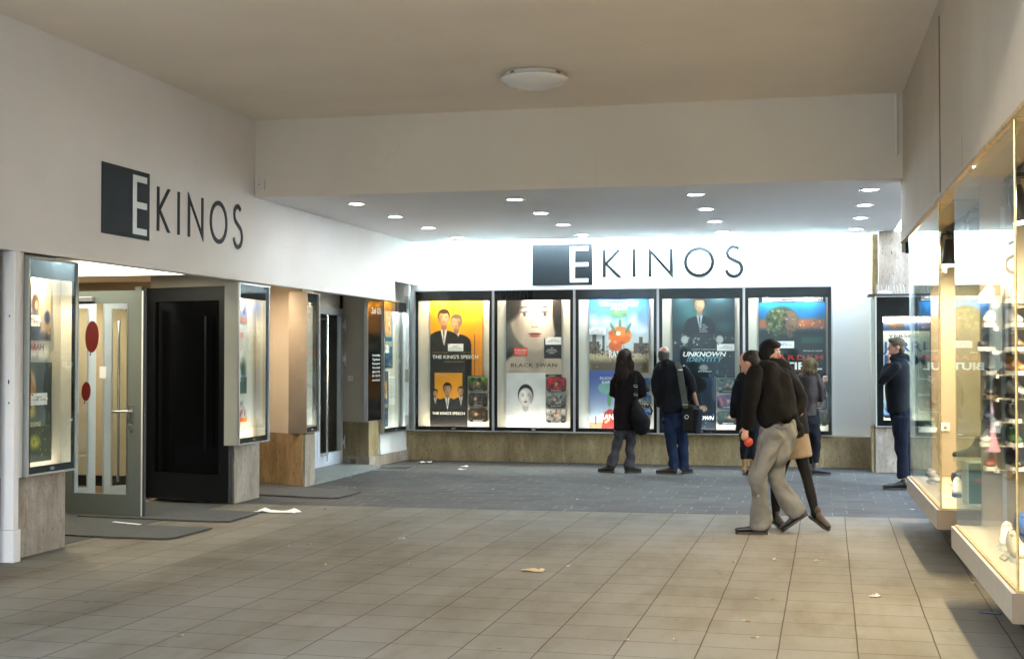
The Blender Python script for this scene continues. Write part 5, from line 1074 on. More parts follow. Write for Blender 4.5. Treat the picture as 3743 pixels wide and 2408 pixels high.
class Fig:
    """joint positions in world metres; everything is grown from them"""
    def __init__(s, label, foot, head, face, up=(0, 0, 1), k=1.0, skin='skin'):
        s.base = V(foot); s.t = thing('person', label, 'person', tuple(foot)); s.h = V(head); s.f = V(face).normalized(); s.k = k
        s.up = V(up).normalized(); s.f = (s.f - s.up * s.f.dot(s.up)).normalized(); s.sd = s.f.cross(s.up).normalized(); s.body = MB(); s.skin = M[skin]
    def L(s, p): return V(p) - s.base
    def tube(s, mb, pts, r, side=None, flat=1, n=12, cap=True):
        q = .87 if mb is not s.body else .84
        r = [x * q for x in r] if hasattr(r, '__len__') else r * q
        mb.tube([s.L(p) for p in pts], r, n, side, flat, cap)
    def head(s):
        c, f, u, d, k, b = s.L(s.h), s.f, s.up, s.sd, s.k, s.body
        b.ell(c + u * .035 * k - f * .012 * k, d * .076 * k, f * .096 * k, u * .088 * k, 22, 16)
        b.ell(c - u * .03 * k + f * .018 * k, d * .062 * k, f * .072 * k, u * .082 * k, 20, 14)
        b.ell(c - u * .088 * k + f * .048 * k, d * .032 * k, f * .032 * k, u * .026 * k, 12, 8)
        b.tube([c + f * .080 * k + u * .022 * k, c + f * .104 * k - u * .022 * k], [.010 * k, .015 * k], 8)
        b.ell(c + f * .082 * k - u * .058 * k, d * .024 * k, f * .014 * k, u * .011 * k, 10, 6)
        for e in (-1, 1):
            b.ell(c + d * e * .078 * k - f * .008 * k - u * .008 * k, d * .012 * k, f * .02 * k, u * .032 * k, 10, 8)
            b.ell(c + d * e * .030 * k + f * .072 * k + u * .040 * k, d * .022 * k, f * .014 * k, u * .008 * k, 10, 6)
    def face(s):
        c, f, u, d, k = s.L(s.h), s.f, s.up, s.sd, s.k
        for e in (-1, 1):
            MB().ell(c + d * e * .031 * k + f * .080 * k + u * .018 * k, d * .015 * k, f * .008 * k, u * .0065 * k, 10, 8).build('eye', M['white'], s.t, smooth=True)
            MB().ell(c + d * e * .031 * k + f * .0855 * k + u * .018 * k, d * .006 * k, f * .004 * k, u * .006 * k, 8, 6).build('iris', M['ink'], s.t)
            MB().ell(c + d * e * .032 * k + f * .086 * k + u * .040 * k, d * .02 * k, f * .004 * k, u * .0035 * k, 8, 6).build('eyebrow', M['hair_black'] if 'hair_black' in M else M['ink'], s.t)
        MB().ell(c + f * .090 * k - u * .058 * k, d * .021 * k, f * .009 * k, u * .007 * k, 12, 8).build('lips', M['lips'], s.t, smooth=True)
    def torso(s, pelvis, chest, neck, sd, kw=1.0):
        sd = V(sd); b = s.body; k = s.k
        s.tube(b, [pelvis, V(pelvis).lerp(V(chest), .45), chest, V(chest).lerp(V(neck), .65)], [.118 * k * kw, .118 * k * kw, .160 * k * kw, .12 * k], sd, [.68, .72, .62, .6], 16)
        s.tube(b, [V(chest).lerp(V(neck), .6), neck, V(s.h) - s.up * .05 * k], [.07 * k, .056 * k, .055 * k], None, 1)
    def limb(s, pts, r): s.tube(s.body, pts, [r[0] * .8] + list(r[1:]))
    def hand(s, wr, d, palm_n, curl=.5, k=None, spread=.12):
        """palm from wrist along d, palm facing palm_n; five separate fingers, bent by curl"""
        k = k or s.k; wr, d, pn = V(wr), V(d).normalized(), V(palm_n); pn = (pn - d * pn.dot(d)).normalized(); sd = d.cross(pn).normalized(); b = s.body
        s.tube(b, [wr - d * .02 * k, wr + d * .03 * k, wr + d * .085 * k], [.024 * k, .034 * k, .040 * k], sd, [.8, .45, .36], 12)
        for i, (o, ln, r) in enumerate(((-.030, .066, .0078), (-.010, .078, .0086), (.010, .074, .0084), (.029, .062, .0078))):
            p0 = wr + d * .078 * k + sd * o * k; dd = (d + sd * o * 3 * spread).normalized(); q1 = p0 + dd * ln * .42 * k
            d2 = (dd * math.cos(curl) + pn * math.sin(curl)).normalized(); q2 = q1 + d2 * ln * .32 * k
            d3 = (dd * math.cos(curl * 1.9) + pn * math.sin(curl * 1.9)).normalized(); q3 = q2 + d3 * ln * .3 * k
            s.tube(b, [p0, q1, q2, q3], [r * 1.12 * k, r * 1.06 * k, r * k, r * .85 * k], None, 1, 8)
        p0 = wr + d * .025 * k - sd * .028 * k; t1 = p0 + (d * .7 - sd * .6 + pn * .3).normalized() * .036 * k; t2 = t1 + (d * .85 - sd * .15 + pn * .5).normalized() * .032 * k
        s.tube(b, [p0, t1, t2], [.013 * k, .0105 * k, .0088 * k], None, 1, 8)
    def finish_body(s):
        o = obj_from_mesh('body', remesh(s.body, .0075, 2), s.skin, s.t)
    def part(s, name, mb, m, vox=.014, smooth=3, fold=None): return obj_from_mesh(name, remesh(mb, vox, smooth, fold), m, s.t)
    def shoe(s, ankle, d, m, ln=.27, w=.045, boot=0, heel=0, zground=0, pitch=0, name='shoe'):
        """shoe under the ankle, pointing along d (horizontal); pitch>0 lifts the heel"""
        a = V(ankle); d = V(d); d.z = 0; d.normalize(); dn = (d * math.cos(pitch) - V((0, 0, 1)) * math.sin(pitch)); up = (V((0, 0, 1)) * math.cos(pitch) + d * math.sin(pitch)); sd = d.cross(V((0, 0, 1)))
        hz = a - up * .075 - dn * .055
        if pitch == 0: hz = V((a.x, a.y, zground)) - d * .055
        else:
            toe = hz + dn * ln; hz = hz + V((0, 0, zground - min(hz.z, toe.z)))
        m1 = MB(); P = [(.01, .030, .052), (.05, .036, .058), (.10, .036, .050), (.16, .043, .036), (.21, .046, .030), (ln - .02, .034, .024)]
        s.tube(m1, [hz + dn * x + up * (h * .9 + .018) for x, w_, h in P], [w_ * w / .045 for x, w_, h in P], sd, [h / (w_ * w / .045) for x, w_, h in P], 14)
        s.tube(m1, [hz + dn * .04 + up * .06, hz + dn * .048 + up * (.11 + boot)], [.040, .044], None, 1)
        o = s.part(name, m1, m, .009, 2)
        m2 = MB(); pts = []
        pl = [(0, .026), (.03, .034), (.10, .031), (.18, .044), (ln - .03, .038), (ln, .016)]
        A = [s.L(hz + dn * x - sd * w_) for x, w_ in pl] + [s.L(hz + dn * x + sd * w_) for x, w_ in pl[::-1]]
        nn = len(A); th = .022; vs = [tuple(p + up * .0) for p in A] + [tuple(p + up * th) for p in A]
        m2.add(vs, [tuple(range(nn)), tuple(range(2 * nn - 1, nn - 1, -1))] + [(i, i + nn, (i + 1) % nn + nn, (i + 1) % nn) for i in range(nn)])
        so = m2.build('sole', M['rubber'], o, fix=True)
        return o
M['lips'] = mat('lips', (.42, .10, .09), .4)
for nm, c in (('hair_black', (.005, .0045, .0045)), ('hair_brown', (.018, .0105, .007)), ('hair_grey', (.045, .042, .038)), ('hair_blond', (.11, .078, .040)), ('hair_sand', (.085, .065, .043)), ('hair_dark', (.010, .008, .007))):
    m, t_, b_, tc_ = base_mat(nm, .7); b_.inputs['Specular IOR Level'].default_value = .2; v_ = tc_.outputs['Object']
    st_ = ramp(t_, noise(t_, mapping(t_, v_, scale=(90, 90, 9)), 1.5, 5, .7), [(.3, tuple(x * .45 for x in c)), (.5, c), (.72, tuple(min(1, x * 2.0) for x in c))])
    t_.links.new(st_.outputs[0], b_.inputs['Base Color']); bump(t_, b_, st_.outputs[0], .5, .004); M[nm] = m
def strands(mb, roots, n, ln, spread, r=.006, seed=0, wave=.012, down=V((0, 0, -1))):
    q = np.random.RandomState(seed)
    for i in range(n):
        p = V(roots(q)); d = V((q.normal(0, spread), q.normal(0, spread), 0)); L_ = ln * q.uniform(.65, 1.1); ph = q.uniform(0, 6); pts = []
        for j in range(7):
            t = j / 6; pts.append(p + down * L_ * t + d * t * (1 - .4 * t) + V((math.sin(ph + t * 9), math.cos(ph * 1.7 + t * 8), 0)) * wave * t)
        mb.tube(pts, [r * 1.0, r * 1.3, r * 1.4, r * 1.3, r * 1.1, r * .8, r * .3], 5)

# ---- A: long haired woman in dark coat, back to us
def zoomer(ox, oy, s, Y): return lambda x, y, dy=0.: at(ox + x / s, oy + y / s, Y + dy)
P = zoomer(2200, 1200, 2.6556, 18.62)
SD = V((1, .1, 0))
A = Fig('woman with long brown hair in a dark coat and grey trousers, seen from behind', gnd(2285, 1728), P(222, 292, 0), (-.35, 1, .05), k=.95)
A.head(); pel = P(240, 905); che = P(245, 560); nck = P(232, 400)
A.torso(pel, che, nck, SD)
shL, elL, wrL = P(120, 480), P(105, 640, .02), P(190, 600, .25); shR, elR, wrR = P(355, 480), P(398, 640, .02), P(300, 610, .26)
A.limb([shL, elL, wrL], [.05, .042, .028]); A.limb([shR, elR, wrR], [.05, .042, .028]); A.hand(wrL, (.6, .5, .1), (0, 0, 1), .7); A.hand(wrR, (-.6, .5, .2), (0, 0, 1), .7)
hL, kL, aL = P(195, 950), P(145, 1150, .02), P(90, 1330, -.02); hR, kR, aR = P(290, 950), P(278, 1150, .03), P(262, 1345, 0)
for l in ((hL, kL, aL), (hR, kR, aR)): A.limb(l, [.085, .055, .038])
A.finish_body()
c = MB(); A.tube(c, [P(232, 412), P(238, 450), P(245, 560), P(240, 700), P(238, 850), P(236, 985)], [.11, .185, .225, .205, .215, .22], SD, [.8, .7, .66, .68, .68, .68], 20, False)
A.tube(c, [P(150, 455), P(118, 520, -.02), P(106, 640, 0), P(140, 650, .12), P(185, 610, .22)], [.075, .074, .066, .06, .05]); A.tube(c, [P(330, 455), P(372, 520, -.02), P(396, 640, 0), P(360, 655, .12), P(310, 615, .22)], [.075, .074, .066, .06, .05])
A.tube(c, [P(170, 440, .0), P(232, 420, -.05), P(300, 440, .0)], [.06, .075, .06])
A.part('coat', c, cloth('dark_brown_coat', (0.0077, 0.0055, 0.0055), .95), .014, 3, (.006, 5, 3))
c = MB(); A.tube(c, [P(240, 880), P(240, 960)], [.165, .17], SD, .66)
for h_, k_, a_ in ((hL, kL, P(88, 1335, 0)), (hR, kR, P(262, 1350, 0))): A.tube(c, [h_, V(h_).lerp(V(k_), .5), k_, V(k_).lerp(V(a_), .5), a_], [.108, .094, .075, .075, .084], None, 1, 12, False)
A.part('trousers', c, cloth('grey_trousers', (0.0488, 0.0455, 0.0553), .85), .012, 2, (.007, 14, 4))
A.shoe(P(85, 1350, 0), (-.9, .35, 0), cloth('brown_suede', (0.0350, 0.0294, 0.0224), .8), .26); A.shoe(P(258, 1365, 0), (.75, .6, 0), cloth('brown_suede', (0.0350, 0.0294, 0.0224), .8), .26)
c = MB(); hc = A.L(A.h); c.ell(hc + V((0, -.015, .03)), V((.100, 0, 0)), V((0, .105, 0)), V((0, 0, .115)), 18, 12); c.ell(hc + V((-.01, -.035, -.08)), V((.115, 0, 0)), V((0, .08, 0)), V((0, 0, .13)), 18, 12); c.ell(hc + V((.01, -.055, -.22)), V((.125, 0, 0)), V((0, .065, 0)), V((0, 0, .15)), 18, 12)
hb = A.part('hair', c, M['hair_brown'], .012, 2, (.006, 3, 7))
c = MB(); strands(c, lambda q: hc + V((q.uniform(-.105, .11), -.06 - q.uniform(0, .04) , q.uniform(-.14, .08))), 80, .30, .035, .0065, 5, .022)
strands(c, lambda q: hc + V((q.choice([-1, 1]) * q.uniform(.08, .11), q.uniform(-.06, .02), q.uniform(-.12, .03))), 34, .32, .03, .006, 6, .025)
c.build('hair_strand', M['hair_brown'], hb, smooth=True)
# black shoulder bag
def L0(base): return lambda p: V(p) - V(base)
bp = P(385, 840, -.14); bg_ = thing('handbag', 'black quilted leather handbag hanging from the long haired woman', 'handbag', tuple(bp)); l = L0(bp)
leath = mat('black_leather', (0.0030, 0.0030, 0.0033), .5, bump=.5, bscale=26, spec=.2)
c = MB(); c.tube([l(P(335, 700, -.14)), l(P(345, 780, -.14)), l(P(375, 900, -.14)), l(P(388, 950, -.14))], [.035, .10, .135, .125], 18, (1, 0, 0), [.5, .45, .42, .38]); 
bag = obj_from_mesh('bag_body', remesh(c, .01, 3, (.005, 12, 5)), leath, bg_)
MB().tube([l(P(330, 470, -.14)), l(P(329, 550, -.15)), l(P(328, 640, -.15)), l(P(333, 700, -.15))], .020, 8, (1, 0, 0), .25).build('strap', leath, bg_)
MB().tube([l(P(400, 745, -.2)), l(P(465, 745, -.16)), l(P(490, 800, -.12)), l(P(478, 835, -.1)), l(P(440, 815, -.12))], .012, 8).build('handle', leath, bg_, smooth=True)
for y_ in (558, 640): MB().tube([l(P(312, y_ - 8, -.165)), l(P(346, y_ - 8, -.165)), l(P(346, y_ + 10, -.165)), l(P(312, y_ + 10, -.165)), l(P(312, y_ - 8, -.165))], .0035, 6).build('buckle', M['chrome'], bg_)
for x_ in (395, 425): MB().tube([l(P(x_, 735, -.22)), l(P(x_ + 15, 730, -.22)), l(P(x_ + 22, 748, -.22))], .006, 6).build('ring', M['chrome'], bg_)

# ---- B: man with messenger bag
B = Fig('grey haired balding man in dark jacket and blue jeans, seen from behind', gnd(2480, 1733), P(598, 262, 0), (-.5, 1, .05), k=1.0)
B.head(); pel = P(690, 850); che = P(680, 480); nck = P(620, 345); SD = V((1, -.05, 0))
B.torso(pel, che, nck, SD, 1.02)
B.limb([P(535, 430), P(520, 610, -.02), P(575, 760, .12)], [.058, .046, .03]); B.limb([P(815, 430), P(880, 590, 0), P(935, 790, .16)], [.058, .046, .03])
B.hand(P(575, 765, .12), (.25, .2, -1), (1, 0, 0), .5); B.hand(P(935, 790, .16), (.3, .2, -1), (-1, 0, 0), .8)
hL, kL, aL = P(640, 880), P(680, 1130, -.02), P(705, 1360, -.02); hR, kR, aR = P(760, 880), P(785, 1130, .04), P(800, 1365, .05)
for q_ in ((hL, kL, aL), (hR, kR, aR)): B.limb(q_, [.092, .06, .042])
B.finish_body()
c = MB(); B.tube(c, [P(622, 338), P(640, 385), P(680, 480), P(688, 640), P(675, 820)], [.11, .20, .225, .195, .19], SD, [.75, .62, .6, .62, .68], 20, False)
B.tube(c, [P(548, 405), P(525, 500, 0), P(522, 610, -.02), P(560, 730, .05)], [.085, .082, .074, .068]); B.tube(c, [P(800, 400), P(850, 490, 0), P(878, 590, 0), P(850, 680, .10), P(925, 775, .14)], [.085, .082, .07, .056, .045])
B.tube(c, [P(560, 345, .03), P(622, 328, -.07), P(690, 350, .02)], [.045, .055, .045]); 
B.part('jacket', c, cloth('navy_black_wool', (.0042, .0048, .007), .9, sheen=.2), .013, 3, (.006, 6, 11))
c = MB(); B.tube(c, [P(685, 770), P(698, 850), P(700, 900)], [.175, .19, .18], SD, .62)
for h_, k_, a_ in ((hL, kL, P(705, 1365, -.02)), (hR, kR, P(800, 1372, .05))): B.tube(c, [h_, V(h_).lerp(V(k_), .5), k_, V(k_).lerp(V(a_), .5), a_], [.108, .094, .078, .075, .080], None, 1, 12, False)
jeans = cloth('blue_denim', (0.010, 0.019, 0.048), .85, .4, 400, var=.35); B.part('trousers', c, jeans, .012, 2, (.007, 16, 12))
B.shoe(P(690, 1385, -.04), (-1, .15, 0), cloth('brown_shoe', (0.0315, 0.0210, 0.0154), .6), .30); B.shoe(P(800, 1385, .05), (.35, .9, 0), cloth('brown_shoe', (0.0315, 0.0210, 0.0154), .6), .29)
c = MB(); hc = B.L(B.h); c.ell(hc + V((.01, -.022, .015)), V((.086, 0, 0)), V((0, .090, 0)), V((0, 0, .088)), 18, 12); c.ell(hc + V((.01, -.03, -.05)), V((.078, 0, 0)), V((0, .072, 0)), V((0, 0, .05)), 14, 10)
B.part('hair', c, M['hair_grey'], .009, 1, (.003, 3, 8))
MB().ell(hc + V((.015, -.035, .082)), V((.036, .0, 0)), V((0, .040, 0)), V((0, 0, .018)), 14, 8).build('bald_patch', M['skin'], B.t, smooth=True)
mp = P(855, 870, -.12); mb_ = thing('messenger_bag', 'grey-olive messenger bag on the hip of the balding man', 'bag', tuple(mp)); l = L0(mp)
olive = cloth('olive_canvas', (.020, .020, .017), .8); 
c = MB(); c.box(-.10, .10, -.06, .06, -.20, .18); bag = c.build('bag_body', olive, mb_, bevel=.03); bag.rotation_euler = (0, 0, R(-28))
c = MB(); c.box(-.02, .13, -.055, .055, -.20, .15); b2 = c.build('side_flap', cloth('slate_canvas', (.010, .0115, .018), .7), mb_, bevel=.03); b2.rotation_euler = (0, R(9), R(-38)); b2.location = (.05, -.012, .0)
MB().tube([l(P(735, 345, -.10)), l(P(755, 400, -.165)), l(P(775, 530, -.17)), l(P(800, 680, -.165)), l(P(810, 750, -.18))], .042, 8, (1, 0, 0), .12).build('strap', cloth('olive_webbing', (0.0660, 0.0660, 0.0523), .8), mb_)
MB().tube([l(P(742, 405, -.185)), l(P(780, 405, -.185))], .010, 6).build('buckle', M['chrome'], mb_); MB().tube([l(P(785, 742, -.20)), l(P(832, 742, -.20))], .010, 6).build('strap_ring', M['chrome'], mb_)
rg = [l(P(823 + 18 * math.cos(a_), 858 + 18 * math.sin(a_), -.25)) for a_ in np.linspace(0, 2 * math.pi, 14)]; MB().tube(rg, .005, 6).build('d_ring', M['chrome'], mb_)

# ---- C: person mostly hidden behind the walking couple
P = zoomer(2550, 1200, 1.9255, 18.70)
Cc = Fig('person in a long black coat and tan boots, mostly hidden behind the walking man', gnd(2735, 1728), P(404, 215, 0), (.1, 1, 0), k=.97)
Cc.head(); SD = V((1, 0, 0)); Cc.torso(P(370, 650), P(375, 410), P(398, 285), SD)
Cc.limb([P(300, 360), P(262, 500), P(262, 610, .05)], [.055, .045, .03]); Cc.limb([P(450, 360), P(470, 500), P(465, 610, .05)], [.055, .045, .03]); Cc.hand(P(262, 612, .05), (.1, .1, -1), (1, 0, 0), .5); Cc.hand(P(465, 612, .05), (0, .1, -1), (-1, 0, 0), .5)
for q_ in ((P(340, 680), P(335, 830), P(333, 960)), (P(410, 680), P(400, 830), P(390, 960))): Cc.limb(q_, [.085, .055, .04])
Cc.finish_body()
c = MB(); Cc.tube(c, [P(398, 270), P(390, 310), P(378, 400), P(365, 560), P(345, 725)], [.09, .19, .215, .20, .19], SD, [.75, .65, .62, .65, .7], 18, False)
Cc.tube(c, [P(310, 335), P(280, 420), P(262, 520), P(256, 605, .03)], [.08, .075, .066, .058]); Cc.tube(c, [P(455, 335), P(475, 420), P(475, 520), P(470, 605)], [.08, .075, .066, .058])
Cc.part('coat', c, cloth('black_coat', (0.0060, 0.0065, 0.0080), .92), .014, 3, (.005, 5, 21))
c = MB()
for a_, b_ in ((P(338, 700), P(334, 900)), (P(405, 700), P(392, 900))): Cc.tube(c, [a_, V(a_).lerp(V(b_), .5), b_], [.105, .085, .072])
Cc.part('trousers', c, cloth('black_trousers', (0.0084, 0.0090, 0.0132), .85), .012, 2, (.005, 14, 22))
tan = cloth('tan_leather', (0.2160, 0.1200, 0.0480), .6, .4, 60)
for x_ in (332, 388): Cc.shoe(P(x_, 985, 0), (.12, 1, 0), tan, .28, .052, boot=.10, name='boot')
c = MB(); hc = Cc.L(Cc.h); c.ell(hc + V((0, -.02, .03)), V((.088, 0, 0)), V((0, .100, 0)), V((0, 0, .10)), 18, 12); Cc.part('hair', c, M['hair_dark'], .010, 1, (.003, 4, 9))

# ---- D: man walking left, head bowed, black jacket, pale jeans
P = zoomer(2550, 1200, 1.9255, 12.5)
fD = V((-.88, .42, 0)); sD = V((.42, .88, 0))
D = Fig('man in black jacket and pale jeans walking left with bowed head', gnd(2550 + 440 / 1.9255, 1950), P(368, 250, .06), (-.80, .30, -.52), up=(-.48, .12, .86), k=1.0, skin='skinp')
D.head(); pel = P(560, 690, 0); che = P(490, 390, 0); nck = P(425, 275, .03); D.torso(pel, che, nck, V((.75, .66, 0)), .92)
aD1 = [P(395, 350, -.22), P(375, 520, -.28), P(345, 680, -.22)]; D.limb(aD1, [.058, .046, .031]); D.hand(P(343, 690, -.22), (-.18, .0, -1), (.2, 1, 0), .75)
aD2 = [P(600, 350, .22), P(715, 490, .22), P(660, 600, .12)]; D.limb(aD2, [.058, .046, .03]); D.hand(P(660, 605, .12), (-.5, -.1, -.9), (-1, 0, 0), .5)
h1, k1, a1_ = P(535, 735, -.05), P(425, 1040, -.10), P(443, 1385, -.02); h2, k2, a2_ = P(590, 735, .05), P(545, 1060, .10), P(690, 1290, .14)
D.limb([h1, k1, a1_], [.098, .062, .042]); D.limb([h2, k2, a2_], [.098, .062, .042]); D.finish_body()
c = MB(); sj = V((.9, .43, 0))
D.tube(c, [P(425, 262, .03), P(452, 300, .02), P(500, 370), P(530, 490), P(560, 600), P(585, 655)], [.11, .20, .235, .235, .225, .215], sj, [.78, .72, .68, .72, .78, .8], 22, False)
D.tube(c, [P(600, 330, .16), P(668, 400, .22), P(718, 490, .22), P(700, 560, .18), P(668, 612, .12)], [.095, .092, .085, .075, .06])
D.tube(c, [P(400, 320, -.18), P(385, 430, -.25), P(372, 540, -.27), P(350, 665, -.22)], [.098, .092, .080, .066])
D.tube(c, [P(395, 285, -.06), P(430, 262, .04), P(480, 270, .12)], [.05, .06, .055]); D.tube(c, [P(560, 560, .05), P(640, 640, .1), P(700, 690, .12)], [.16, .12, .05])
D.part('jacket', c, cloth('black_jersey', (.0036, .0032, .0032), .95), .012, 3, (.008, 5, 31))
c = MB()
D.tube(c, [P(545, 668, -.02), P(530, 745, -.06), V(h1).lerp(V(k1), .5), k1, V(k1).lerp(V(a1_), .5), P(447, 1395, -.02)], [.150, .145, .112, .084, .080, .100], None, 1, 14, False)
D.tube(c, [P(575, 668, .03), P(600, 745, .06), V(h2).lerp(V(k2), .5), k2, V(k2).lerp(V(a2_), .5), P(702, 1302, .14)], [.155, .150, .112, .088, .082, .098], None, 1, 14, False)
pj = cloth('pale_denim', (0.138, 0.137, 0.133), .85, .35, 300, var=.28); jn = D.part('trousers', c, pj, .011, 2, (.009, 11, 32))
D.tube(pk := MB(), [P(545, 695, -.165), P(585, 708, -.165), P(622, 703, -.16)], .006, None, 1, 6); pk.build('pocket_seam', cloth('seam_blue', (.05, .06, .10)), jn)
D.shoe(P(452, 1420, -.02), (-.97, -.05, 0), mat('black_leather_shoe', (.012, .012, .013), .35), .30, .045)
D.shoe(P(715, 1312, .14), (-.95, .1, 0), mat('black_leather_shoe', (.012, .012, .013), .35), .30, .045, pitch=R(36))
c = MB(); hc = D.L(D.h); f, u, d = D.f, D.up, D.sd; c.ell(hc + u * .045 - f * .022, d * .083, f * .094, u * .078, 18, 12); c.ell(hc - f * .062 - u * .02, d * .076, f * .045, u * .07, 14, 10); D.part('hair', c, M['hair_dark'], .008, 1, (.003, 4, 33))
cu = MB(); D.tube(cu, [P(352, 655, -.22), P(348, 668, -.22)], [.062, .060], None, 1); cu.build('orange_cuff', mat('orange_knit', (.34, .04, .012), .8), D.t, smooth=True)
op_ = P(352, 800, -.20); ob_ = thing('orange_pouch', 'small bright orange pouch held in the walking man\'s hand', 'pouch', tuple(op_)); c = MB(); c.ell((0.01, 0, 0), (.040, 0, .01), (0, .024, 0), (-.008, 0, .040), 16, 10); obj_from_mesh('pouch_body', remesh(c, .008, 1, (.004, 8, 3)), mat('orange_nylon', (.34, .035, .012), .6), ob_)
MB().tube([(-.03, -.01, .03), (-.04, -.01, .075), (-.005, -.01, .08), (.01, -.01, .035)], .004, 6).build('loop', M['red'], ob_)

# ---- E: dark haired woman with beige skirt, walking behind him
P = zoomer(2550, 1200, 1.9255, 12.95)
E_ = Fig('dark haired woman in black coat, beige skirt and black tights walking right', gnd(2550 + 650 / 1.9255, 1940), P(520, 178, 0), (.80, -.50, -.02), k=.93, skin='skinp')
E_.head(); E_.face(); SD = V((.45, .9, 0)).normalized(); E_.torso(P(650, 700), P(610, 400), P(540, 255), SD, .95)
E_.limb([P(560, 350, -.15), P(560, 520, -.18), P(640, 600, -.2)], [.05, .04, .027]); E_.limb([P(690, 360, .15), P(735, 520, .16), P(720, 640, .05)], [.05, .04, .027]); E_.hand(P(640, 600, -.2), (1, 0, -.2), (0, 0, 1), .6); E_.hand(P(720, 645, .05), (-.1, -.2, -1), (-1, 0, 0), .6)
hL, kL, aL = P(650, 790, 0), P(548, 1100, .02), P(552, 1320, .0); hR, kR, aR = P(702, 790, 0), P(772, 1060, -.02), P(828, 1300, -.08)
E_.limb([hL, kL, aL], [.09, .055, .036]); E_.limb([hR, kR, aR], [.09, .055, .036]); E_.finish_body()
c = MB(); E_.tube(c, [P(535, 225), P(560, 270), P(605, 370), P(645, 520), P(665, 640), P(672, 745)], [.095, .16, .185, .185, .185, .19], V((.8, .6, 0)), [.8, .75, .75, .78, .8, .8], 20, False)
E_.tube(c, [P(650, 330, .10), P(700, 430, .14), P(728, 520, .14), P(718, 620, .06)], [.08, .078, .07, .055]); E_.tube(c, [P(555, 320, -.12), P(570, 430, -.17), P(580, 520, -.2), P(635, 590, -.2)], [.08, .075, .066, .05])
E_.tube(c, [P(488, 232, .05), P(535, 238, -.05), P(590, 245, -.02)], [.05, .06, .045])
E_.part('coat', c, cloth('black_wool_coat', (0.0065, 0.0060, 0.0060), .92), .013, 3, (.005, 6, 41))
c = MB(); E_.tube(c, [P(668, 690), P(674, 745), P(680, 820), P(684, 900), P(686, 912)], [.14, .165, .185, .205, .208], V((.8, .6, 0)), [.85, .85, .82, .8, .78], 20, False); E_.part('skirt', c, cloth('beige_skirt', (0.1860, 0.1395, 0.1023), .85), .013, 1, (.004, 3, 42))
c = MB()
for h_, k_, a_ in ((hL, kL, P(553, 1335, 0)), (hR, kR, P(832, 1312, -.08))): E_.tube(c, [h_, V(h_).lerp(V(k_), .6), k_, V(k_).lerp(V(a_), .45), a_], [.085, .072, .060, .058, .040])
E_.part('tights', c, cloth('black_tights', (0.0060, 0.0054, 0.0054), .7), .011, 2)
ms = cloth('taupe_leather', (0.0540, 0.0420, 0.0300), .4, .2)
s1 = E_.shoe(P(556, 1350, 0), (.45, -.85, 0), ms, .25, .040, pitch=R(12)); s2 = E_.shoe(P(838, 1325, -.08), (.75, -.6, 0), ms, .25, .040, pitch=R(26), zground=.01)
c = MB(); hc = E_.L(E_.h); f, u, d = E_.f, E_.up, E_.sd
c.ell(hc + u * .045 - f * .025, d * .094, f * .098, u * .098, 18, 12); c.ell(hc - u * .04 - f * .055, d * .086, f * .06, u * .09, 16, 12); c.ell(hc + u * .085 + f * .045, d * .075, f * .045, u * .035, 14, 8); c.ell(hc - u * .01 + d * .082 - f * .015, d * .014, f * .05, u * .075, 10, 8); c.ell(hc - u * .01 - d * .082 - f * .015, d * .014, f * .05, u * .075, 10, 8)
hb = E_.part('hair', c, M['hair_black'], .008, 2, (.003, 3, 43)); c = MB(); strands(c, lambda q: hc - f * .05 + d * q.uniform(-.085, .085) + u * q.uniform(-.02, .09) - f * q.uniform(0, .05), 40, .13, .02, .005, 44, .008); c.build('hair_strand', M['hair_black'], hb, smooth=True)
hp = P(700, 735, -.10); h2_ = thing('handbag', 'small black handbag at the hip of the woman in the beige skirt', 'handbag', tuple(hp)); c = MB(); c.tube([(-.01, 0, -.045), (0, 0, 0), (.01, 0, .045)], [.07, .08, .07], 16, (1, .3, 0), .42); obj_from_mesh('bag_body', remesh(c, .01, 2, (.004, 10, 6)), leath, h2_)
l = L0(hp); MB().tube([l(P(690, 690, -.12)), l(P(672, 560, -.2)), l(P(640, 400, -.18)), l(P(615, 330, -.1))], .012, 8, (1, 0, 0), .3).build('strap', leath, h2_)

# ---- F: blonde woman in leather jacket
P = zoomer(2550, 1200, 1.9255, 18.9)
F_ = Fig('blonde woman in a brown leather jacket and black trousers holding a cigarette', gnd(2550 + 830 / 1.9255, 1722), P(792, 268, 0), (.45, 1, -.25), k=.95)
F_.head(); SD = V((1, .15, 0)); F_.torso(P(790, 640), P(780, 430), P(790, 330), SD)
F_.limb([P(715, 380), P(700, 480, .1), P(720, 560, .2)], [.052, .042, .03]); aw = P(880, 390, .10); F_.limb([P(850, 370), P(868, 500, .02), aw], [.052, .042, .026]); F_.hand(P(720, 560, .2), (.3, .5, -.6), (0, 0, 1), .5); F_.hand(aw, (.25, -.05, 1), (.6, .5, 0), .9)
hL, kL, aL = P(765, 660, 0), P(790, 800, .08), P(800, 950, .1); hR, kR, aR = P(815, 665, 0), P(842, 810, 0), P(830, 955, 0)
F_.limb([hL, kL, aL], [.085, .055, .038]); F_.limb([hR, kR, aR], [.085, .055, .038]); F_.finish_body()
c = MB(); F_.tube(c, [P(790, 312), P(785, 345), P(782, 430), P(775, 530), P(775, 615)], [.085, .165, .19, .16, .175], SD, [.8, .68, .65, .7, .75], 20, False)
F_.tube(c, [P(725, 350), P(702, 420), P(695, 490, .06), P(712, 550, .16)], [.075, .07, .064, .052]); F_.tube(c, [P(840, 345), P(862, 420), P(866, 505, .02), P(876, 450, .06), P(879, 410, .09)], [.075, .07, .062, .054, .046])
